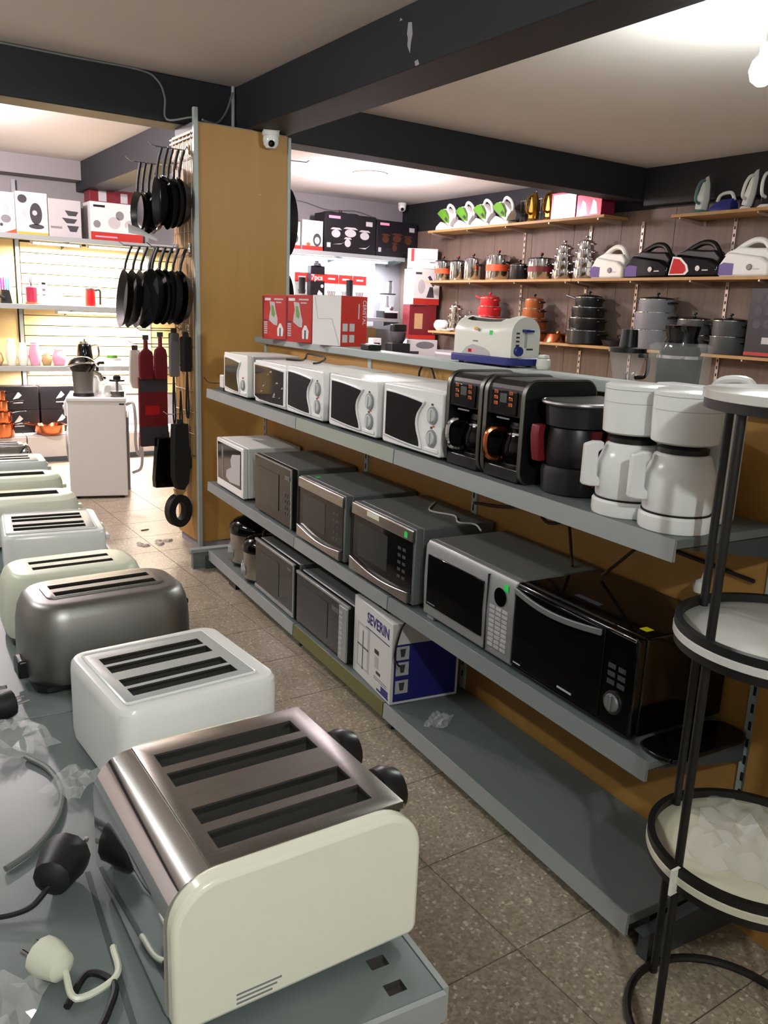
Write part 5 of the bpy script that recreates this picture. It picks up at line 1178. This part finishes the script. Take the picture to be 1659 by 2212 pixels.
def processor(label, x, y=8.90, s=1.0, z=1.53, bowl='clear'):
    t = thing('food_processor', label, 'food processor', E_(x, z, y))
    MB().prism(rrect(-.11*s, .11*s, -.1*s, .1*s, .03*s, 4), 0, .09*s).obj('motor_base', 'black', t, bevel=.006)
    bx('front_plate', t, 'white', -.10*s, .10*s, -.103*s, -.1005*s, .09*s*.75, .09*s*1.0)
    lat('collar', t, 'white_matte', [(0, .0905*s), (.095*s, .0905*s), (.09*s, .13*s), (0, .13*s)], 22)
    kn = MB().lathe([(0, 0), (.026*s, 0), (.022*s, .02*s), (0, .021*s)], 16).obj('speed_knob', 'steel_dull', t, smooth=True); kn.location = (0, -.093*s, .12*s); kn.rotation_euler = (PI/2, 0, 0)
    lat('bowl', t, bowl, [(.07*s, .132*s), (.085*s, .14*s), (.10*s, .285*s)], 24); lat('blade_shaft', t, 'black', [(0, .1305*s), (.03*s, .1305*s), (.015*s, .17*s), (.015*s, .27*s), (0, .27*s)], 14)
    lat('lid', t, 'black', [(0, .286*s), (.104*s, .286*s), (.104*s, .30*s), (0, .305*s)], 24)
    MB().prism(rrect(-.01*s, .07*s, -.03*s, .03*s, .02*s, 4), .3055*s, .44*s).obj('feed_tube', bowl, t)
    MB().prism(rrect(.005*s, .055*s, -.02*s, .02*s, .012*s, 4), .3056*s, .455*s).obj('pusher', 'black', t)
    return t
processor('food processor with clear bowl at the right end of the far shelf', 5.98)
processor('food processor half hidden behind the red iron boxes, left', 4.84, 8.82+.05, .9) if False else None
for lb, x in (('left of two black coffee grinders in front of the utensil boxes', 4.75), ('right of two black coffee grinders in front of the utensil boxes', 5.40)):
    t = thing('coffee_grinder', lb, 'grinder', E_(x, 1.53, 8.865))
    lat('base', t, 'silver', [(0, 0), (.055, 0), (.05, .2), (.07, .24), (0, .245)], 20); lat('hopper', t, 'black', [(0, .2455), (.04, .2455), (.042, .42), (.044, .43), (0, .432)], 18)
# corner stack of boxes between the two walls
c0 = carton('mixer_box', 'white and red box on top of the corner stack', (6.36-.0, 8.66, 2.13+.001), rad(-35), .36, .26, .23, 'white_p', (('print', 'red', -.38, -.28, .35, .98), ('print', 'grey_l', -.1, .4, .45, .5), ('print', 'grey_d', .25, .42, .3, .34)))
c0.location = (6.20, 8.50, 2.131)
c1 = carton('mixer_box', 'white box with hand mixer picture and red foot, upper corner stack', (6.18, 8.46, 1.711), rad(-12), .34, .30, .415, 'white_p', (('foot_stripe', 'red', -.5, .5, 0, .17), ('disc', 'grey_l', -.2, .14, .5, .2), ('poly', 'grey_d', ((.02, .78), (.12, .82), (.32, .58), (.24, .5)), 0, 0, 0), ('poly', 'grey_d', ((.0, .2), (.3, .2), (.24, .5), (.12, .5)), 0, 0, 0), ('print', 'grey_d', -.44, -.2, .84, .9), ('print', 'pink_p', .30, .45, .8, .92)))
bx('side_print', c1, 'red', .1701, .171, -.15, .15, 0, .30); bx('side_picture', c1, 'grey_l', .1711, .1716, -.11, .11, .09, .27)
c2 = carton('mixer_box', 'dark red box with food picture in the corner stack', (6.18, 8.48, 1.301), rad(-20), .34, .30, .405, 'red_d', (('picture', 'tan_p', -.3, .0, .3, .75), ('foot_stripe', 'red', -.5, .5, 0, .12)))
c3 = carton('mixer_box', 'white box with red foot low in the corner stack', (6.15, 8.45, .861), rad(-15), .40, .32, .435, 'white_p', (('foot_stripe', 'red', -.5, .5, 0, .3), ('print', 'grey_d', -.45, -.1, .6, .68), ('disc', 'grey_p', .1, .3, .85, .1)))
c4 = carton('mixer_box', 'plain carton carrying the corner stack on the floor', (6.12, 8.50, 0.001), rad(-15), .42, .34, .858, 'black_m', (('print', 'grey_d', -.3, .3, .5, .6),))
t = thing('stand_mixer', 'black appliance in front of the corner stack by the far shelf', 'mixer', (5.75, 8.30, 0), rad(-10))
bx('cabinet', t, 'black_m', -.12, .12, -.1, .1, 0, 1.25, bevel=.006); lat('bowl', t, 'grey_d', [(0, 1.251), (.06, 1.251), (.09, 1.3), (.095, 1.38)], 20); MB().prism(rrect(-.1, .1, -.05, .05, .04, 4), 1.385, 1.47).obj('mixer_head', 'black', t, bevel=.01)
carton('narrow_box', 'narrow white box with dark lettering beside the corner appliance', (5.50, 8.42, .0), 0, .12, .1, 1.3, 'white_p', (('print', 'black_p', -.35, .35, .93, .96),))
carton('clear_bin', 'pale frosted storage bin below the short wall shelf', (6.2, 7.75, .0), RZ_RW, .40, .3, 1.2, 'grey_p', (('lid_line', 'grey_l', -.5, .5, .96, .98),))

# ================================================================== washing machine and what stands on it
t = thing('washing_machine', 'slim white washing machine standing on the floor beyond the pillar', 'washing machine', (1.905, 7.155, 0), rad(-17))
w, d, h = .455, .56, .835
bx('cabinet', t, 'white_matte', -w/2, w/2, -d/2, d/2, .02, h-.03, bevel=.008)
bx('top_plate', t, 'white', -w/2-.004, w/2+.004, -d/2-.004, d/2+.004, h-.0299, h, bevel=.006)
bx('front_fascia', t, 'white', -w/2-.02, -w/2-.0001, -d/2+.01, d/2-.01, h-.15, h-.031, bevel=.006)
for y_ in (-.16, .02, .12): 
    o = MB().lathe([(0, 0), (.022, 0), (.018, .016), (0, .017)], 14).obj('control_dial', 'side_grey', t, smooth=True); o.location = (-w/2-.0201, y_, h-.09); o.rotation_euler = (0, -PI/2, 0)
o = MB().lathe([(.10, 0), (.15, 0), (.15, .02), (.10, .03), (.02, .012)], 28).obj('drum_door', 'silver', t, smooth=True); o.location = (-w/2-.0005, 0, .42); o.rotation_euler = (0, -PI/2, 0)
bx('rear_cover', t, 'silver_d', w/2+.0001, w/2+.02, -d/2+.03, d/2-.03, .06, h-.16, bevel=.008)
bx('maker_plate', t, 'black', w/2-.05, w/2-.012, -d/2-.0052, -d/2-.0041, h-.055, h-.043)
tub('drain_hose', t, 'grey_l', [(w/2+.005, -d/2+.08, h-.06), (w/2+.06, -d/2+.05, h-.05), (w/2+.075, -d/2+.04, h-.2), (w/2+.07, -d/2+.04, .46), (w/2+.09, -d/2+.05, .36), (w/2+.12, -d/2+.05, .42), (w/2+.11, -d/2+.05, .25), (w/2+.04, -d/2+.07, .2)], .012, 8, sp=6)
for x in (-1, 1):
    for y_ in (-1, 1): MB().lathe([(.02, 0), (.02, .0199)], 10, (x*(w/2-.05), y_*(d/2-.05), 0)).obj('foot', 'black_soft', t)
WM = lambda a, b_: (1.905+a*cos(rad(-17))-b_*sin(rad(-17)), 7.155+a*sin(rad(-17))+b_*cos(rad(-17)), .836)
t = thing('juicer', 'steel juicer with black lid standing on the washing machine', 'juicer', WM(-.10, -.13), 0)
lat('base', t, 'black', [(0, 0), (.085, 0), (.08, .025), (0, .025)], 22); lat('motor_body', t, 'steel_dull', [(0, .0255), (.075, .0255), (.078, .10), (.085, .20), (0, .2)], 24)
lat('bowl', t, 'black_g', [(0, .2005), (.085, .2005), (.105, .235), (.11, .25), (0, .25)], 24); lat('lid', t, 'black_g', [(0, .2505), (.115, .2505), (.09, .29), (.05, .315), (0, .32)], 24)
MB().tube(spline([(-.13, -.03, .235), (-.05, -.1, .27), (.06, -.1, .27), (.12, -.02, .24)], 5), .008, 7).obj('lock_arm', 'chrome', t, smooth=True)
MB().tube([(.08, 0, .2), (.13, 0, .17), (.15, 0, .12)], [.02, .024, .022], 8).obj('spout', 'chrome', t, smooth=True)
t = thing('mini_chopper', 'small clear chopper with a black lid at the right corner of the washing machine', 'chopper', WM(.165, -.16), 0)
lat('base', t, 'steel_dark', [(0, 0), (.055, 0), (.056, .045), (0, .046)], 20); lat('bowl', t, 'clear', [(.05, .0465), (.056, .06), (.06, .125)], 20); lat('lid', t, 'black', [(0, .126), (.064, .126), (.06, .14), (.03, .145), (.03, .165), (.018, .175), (0, .176)], 20); lat('blade_shaft', t, 'black', [(0, .0465), (.01, .0465), (.01, .125), (0, .125)], 10)
t = thing('blender', 'clear jug blender with green cap behind the chopper on the washing machine', 'blender', WM(.13, .06), 0)
lat('motor_base', t, 'white', [(0, 0), (.08, 0), (.075, .06), (.05, .10), (0, .1)], 20); lat('jar', t, 'clear', [(.045, .101), (.05, .11), (.075, .28)], 20); lat('lid', t, 'white_matte', [(0, .281), (.078, .281), (.07, .30), (0, .302)], 20); lat('cap', t, 'green', [(0, .3025), (.045, .3025), (.04, .325), (0, .326)], 16)
MB().tube(spline([(-.07, 0, .26), (-.12, 0, .25), (-.12, 0, .16), (-.06, 0, .13)], 5), .012, 8).obj('handle', 'black', t, smooth=True)
t = thing('blender', 'white blender base beside the steel juicer', 'blender', WM(-.03, .10), 0)
lat('motor_base', t, 'white', [(0, 0), (.065, 0), (.06, .08), (.045, .13), (0, .13)], 20); lat('jar', t, 'white_matte', [(0, .1305), (.04, .1305), (.05, .2), (0, .205)], 18)
random.seed(31)
film('clear plastic wrap bunched on the washing machine between juicer and chopper', (WM(.055, -.18)[0], WM(.055, -.18)[1], .838), .12, .12, .06, n=9)
# debris on the floor by the pillar foot
t = thing('floor_debris', 'small heap of dusty plaster crumbs by the pillar foot', 'debris', (1.80, 5.38, .0))
random.seed(4)
for i in range(14):
    a = random.random(); MB().lathe([(0, 0), (.01+.02*a, 0), (.006+.012*a, .006+.008*a), (0, .008+.01*a)], 7, (random.uniform(-.14, .14), random.uniform(-.06, .06), .0005)).obj('crumb', 'dust', t)
tag(MB().box(-.03, .03, -.004, .004, 0, .006).obj('wood_stick', 'cable_b'), 'short dark stick lying on the floor beyond the pillar', 'stick', loc=(1.83, 5.75, .001), rz=.2)
t = thing('spare_bracket', 'small black metal bracket on the floor under the base shelf edge', 'bracket', G(4.45, 1.53, .001), RZ_ROW)
bx('plate', t, 'black', -.03, .03, -.06, .06, 0, .008); bx('flange', t, 'black', -.03, -.022, -.06, .06, .0081, .04)
# ================================================================== pillar side: wire grid, pans and hanging goods
SX = PX0            # side plane of the pillar; goods hang towards -X
t = thing('wire_grid', 'chrome wire grid panel fixed on the left side of the orange pillar', 'grid', (SX-.008, 0, 0))
for y in [5.125+.065*i for i in range(6)]: MB().tube([(0, y, .62), (0, y, 2.60)], .0028, 5).obj('wire', 'steel_dull', t)
for z in [.64+.14*i for i in range(15)]: MB().tube([(-.004, 5.11, z), (-.004, 5.465, z)], .0025, 5).obj('wire', 'steel_dull', t)
for z in (2.60, 2.575): MB().tube([(-.006, 5.11, z), (-.006, 5.465, z)], .005, 6).obj('frame_bar', 'steel', t)
def hook(label, y, z, L):
    h = thing('display_hook', label, 'hook', (SX-.014, y, z), 0, 'hooks on the wire grid')
    tub('prong', h, 'chrome', [(.002, 0, .03), (-.01, 0, .004), (-.02, 0, 0), (-L+.03, 0, .0), (-L, 0, .02)], .0034, 6)
    bx('back_plate', h, 'chrome', -.001, .003, -.018, .018, -.02, .035)
    return h
def pan(label, x, y, ztop, r, hl, m, lean=0, depth=.045, kind='frying_pan', group='frying pans on the pillar hooks'):
    t = thing(kind, label, 'pan', (x, y, ztop), 0, group, rot=(0, lean, rad(random.uniform(-8, 8))))
    # pan lies in the y-z plane, opening towards -x; handle up to the hook
    zc = -hl-r
    b = MB()
    rings = []
    n = 26
    for rr, xx in ((.001, 0), (r*.8, 0), (r, -depth), (r*1.01, -depth-.001), (r*.99, -depth+.002), (r*.78, -.006), (.001, -.006)):
        rings.append([(xx, rr*cos(2*PI*j/n), zc+rr*sin(2*PI*j/n)) for j in range(n)])
    b.loft(rings); b.obj('pan_body', m, t, smooth=True)
    MB().loft([[(x_-.006, -w_, z_), (x_+.006, -w_, z_), (x_+.006, w_, z_), (x_-.006, w_, z_)] for x_, w_, z_ in ((-depth*.85, .012, -hl-.004), (-depth*.8, .014, -hl*.75), (-depth*.5, .017, -hl*.35), (-.006, .016, -.004))]).obj('handle', 'black_soft', t, bevel=.003)
    MB().tube([(-.004, .009*cos(a), -.006+.009*sin(a)) for a in [2*PI*i/10 for i in range(10)]], .0025, 5, closed=True).obj('hang_loop', 'chrome', t)
    bx('rivet_plate', t, 'chrome', -depth-.004, -depth+.012, -.012, .012, -hl-.006, -hl+.006)
    return t
random.seed(9)
hook('upper near wire hook with frying pans', 5.17, 2.505, .24); hook('upper far wire hook with small pans', 5.42, 2.445, .30)
hook('lower near wire hook with large pans', 5.16, 1.935, .27); hook('lower far wire hook with large pans', 5.42, 1.945, .36)
nm = ['closest to the pillar', 'second out', 'third out', 'fourth out', 'outermost']
for i in range(5): pan('black frying pan on the upper near hook, '+nm[i], SX-.03-i*.034, 5.17, 2.505, .140+.005*(i % 3), .165, 'black_m' if i % 2 else 'black_pot')
for i in range(4): pan('small black pan on the upper far hook, '+nm[i if i < 3 else 4], SX-.115-i*.034, 5.42, 2.445, .125, .17, 'black_pot', depth=.035)
for i in range(5): pan('large black frying pan on the lower near hook, '+nm[i], SX-.03-i*.044, 5.16, 1.935, .165, .135, 'black_m' if i % 2 else 'black_pot', lean=.06)
for i in range(4): pan('large dark pan on the lower far hook, '+nm[i if i < 3 else 4], SX-.135-i*.05, 5.42, 1.945, .18, .15, 'dgrey_pot' if i == 1 else 'black_m', lean=.1)
t = thing('paper_tag', 'crumpled white price tag between the two pan clusters', 'tag', (SX-.25, 5.30, 2.02), 0)
MB().loft([[(-.10, -.01, -.01), (-.10, .03, .0), (-.10, .0, .045)], [(-.02, -.01, -.02), (-.02, .02, -.01), (-.02, 0, .02)], [(.08, -.005, -.045), (.08, .01, -.04), (.08, 0, -.03)]]).obj('paper', 'white_p', t)
# hanging utensil packs
def pack(name, label, cat, x, y, z, w, h, m, rz, front=(), th=.02, topm=None, shape=None):
    t = thing(name, label, cat, (x, y, z), rad(rz), 'goods hanging on the lower wire grid')
    if shape == 'mitt': pts = [(a*w, c*h) for a, c in ((-.38, 0), (.38, 0), (.42, -.35), (.62, -.5), (.6, -.66), (.44, -.7), (.36, -.9), (.1, -1), (-.25, -.98), (-.45, -.8), (-.44, -.4))][::-1]
    elif shape == 'board': pts = [(a*w, c*h) for a, c in ((-.12, .0), (.12, 0), (.13, -.22), (.42, -.30), (.5, -.42), (.5, -.9), (.42, -1), (-.42, -1), (-.5, -.9), (-.5, -.42), (-.42, -.30), (-.13, -.22))][::-1]
    elif shape == 'sag': pts = [(a*w, c*h) for a, c in ((-.38, 0), (.36, .0), (.47, -.4), (.5, -.9), (.46, -1), (-.5, -.97), (-.52, -.8), (-.44, -.35))][::-1]
    else: pts = rrect(-w/2, w/2, -h, 0, .012, 3)
    MB().prism(pts, -th/2, th/2, 'y').obj('pack_body', m, t, bevel=.004)
    for (pm, x0, x1, z0, z1) in front: bx('print', t, pm, x0*w, x1*w, -th/2-.001, -th/2-.0001, -h*z0, -h*z1)
    MB().box(-.02, .02, -.003, .003, 0.0001, .03).obj('hang_tab', topm or 'grey_d', t)
    return t
pack('utensil_pack', 'dark red apron pack hanging low on the grid with a grey header', 'pack', SX-.20, 5.36, 1.14, .20, .46, 'red_d', 8, (('grey_d', -.5, .5, .22, .01), ('red_g', -.3, .2, .55, .42), ('grey_d', -.5, .5, .98, .72)))
pack('cutting_board', 'dark red cutting board hanging above the dark red pack, left', 'cutting board', SX-.25, 5.33, 1.37, .10, .25, 'red_d', 12, shape='board')
pack('cutting_board', 'dark red cutting board hanging above the dark red pack, right', 'cutting board', SX-.155, 5.33, 1.39, .09, .27, 'red_d', 10, shape='board')
pack('oven_mitt', 'pale cream cloth mitt half hidden left of the red boards', 'oven mitt', SX-.29, 5.43, 1.30, .09, .25, 'offwhite', 10, shape='mitt')
pack('utensil_pack', 'grey towel hanging beside the red boards', 'towel', SX-.085, 5.27, 1.42, .07, .28, 'grey_p', 12)
pack('brush', 'black bristly brush hanging near the pillar edge', 'brush', SX-.04, 5.18, 1.40, .06, .22, 'black_soft', 14, th=.05)
for i, (y, z, l) in enumerate(((5.19, 1.18, .30), (5.23, 1.05, .26), (5.27, 1.16, .34))):
    t = thing('kitchen_tongs', ['black tongs on the grid just under the brush', 'black tongs lower on the grid', 'long black tongs beside the red pack'][i], 'tongs', (SX-.03-.03*i, y, z), 0, 'tongs on the wire grid')
    for s in (-1, 1): MB().tube(spline([(0, 0, 0), (0, s*.014, -l*.4), (0, s*.02, -l*.8), (0, s*.006, -l)], 4), .006, 6).obj('arm', 'black', t, smooth=True)
    MB().tube([(0, .008*cos(a), .008+.008*sin(a)) for a in [2*PI*k/8 for k in range(8)]], .002, 5, closed=True).obj('hang_loop', 'steel_dull', t)
    lat('rivet', t, 'steel_dull', [(0, 0), (.006, 0), (.006, .004), (0, .004)], 8, (0, 0, -.01))
pack('bag', 'glossy black bag hanging low at the pillar foot', 'bag', SX-.13, 5.32, .74, .19, .34, 'black_g', 8, th=.05, shape='sag')
pack('bag', 'matt black pouch in front of the glossy bag', 'bag', SX-.075, 5.22, .84, .13, .44, 'black_soft', 10, th=.06, shape='mitt')
t = thing('black_strap', 'black ring-shaped strap hanging lowest on the pillar', 'strap', (SX-.10, 5.20, .285), rad(12))
n = 28
rg = []
for i in range(n):
    a = 2*PI*i/n; c, s = cos(a), sin(a)
    rg.append([((.035+q*.045)*c*1.1, yy, -.02+(.06+q*.05)*s) for q, yy in ((0, -.03), (1, -.03), (1, .03), (0, .03))])
b = MB(); vs_ = [p for r in rg for p in r]; fs_ = [(i*4+j, i*4+(j+1) % 4, ((i+1) % n)*4+(j+1) % 4, ((i+1) % n)*4+j) for i in range(n) for j in range(4)]
b.add(vs_, fs_).obj('strap_ring', 'black_soft', t, smooth=True)
MB().prism([(-.02, .085), (.03, .085), (.055, .11), (.05, .14), (.02, .12), (-.03, .13)], -.012, .012, 'y').obj('strap_tag', 'tan_p', t)
# tall pan set hanging behind the pillar on its right side
t = thing('wok_pan', 'large black wok hanging on the right side of the pillar', 'pan', (PX1+.05, 5.36, 2.56), 0)
rings = [[(xx, rr*cos(2*PI*j/28), -.40+1.15*rr*sin(2*PI*j/28)) for j in range(28)] for rr, xx in ((.001, -.03), (.12, -.03), (.19, .0), (.215, .05), (.21, .05), (.185, .008), (.115, -.02), (.001, -.02))]
MB().loft(rings).obj('pan_body', 'black_m', t, smooth=True)
MB().tube([(.03, 0, -.16), (.02, 0, -.08), (.0, 0, .0)], .012, 7).obj('handle', 'black', t, smooth=True)
tub('hook_wire', t, 'steel_dull', [(-.04, 0, .03), (.0, 0, .012), (.10, 0, .012), (.22, 0, .015), (.24, 0, .03)], .003, 5)
t = thing('wok_pan', 'smaller black pan low on the right side of the pillar', 'pan', (PX1+.06, 5.36, 1.93), 0)
rings = [[(xx, rr*cos(2*PI*j/28), -.26+1.1*rr*sin(2*PI*j/28)) for j in range(28)] for rr, xx in ((.001, -.03), (.10, -.03), (.17, .04), (.165, .04), (.095, -.02), (.001, -.02))]
MB().loft(rings).obj('pan_body', 'black_m', t, smooth=True)
MB().tube([(.03, 0, -.09), (.0, 0, .0)], .011, 7).obj('handle', 'black', t, smooth=True)
for lb, y, z, L in (('short wire hook carrying the red boards', 5.33, 1.43, .30), ('short wire hook carrying the dark red pack', 5.36, 1.19, .24), ('short wire hook carrying the pale mitt', 5.43, 1.34, .32), ('short wire hook near the brush', 5.20, 1.44, .08), ('low wire hook carrying the black bags', 5.25, .90, .16)):
    hook(lb, y, z, L)
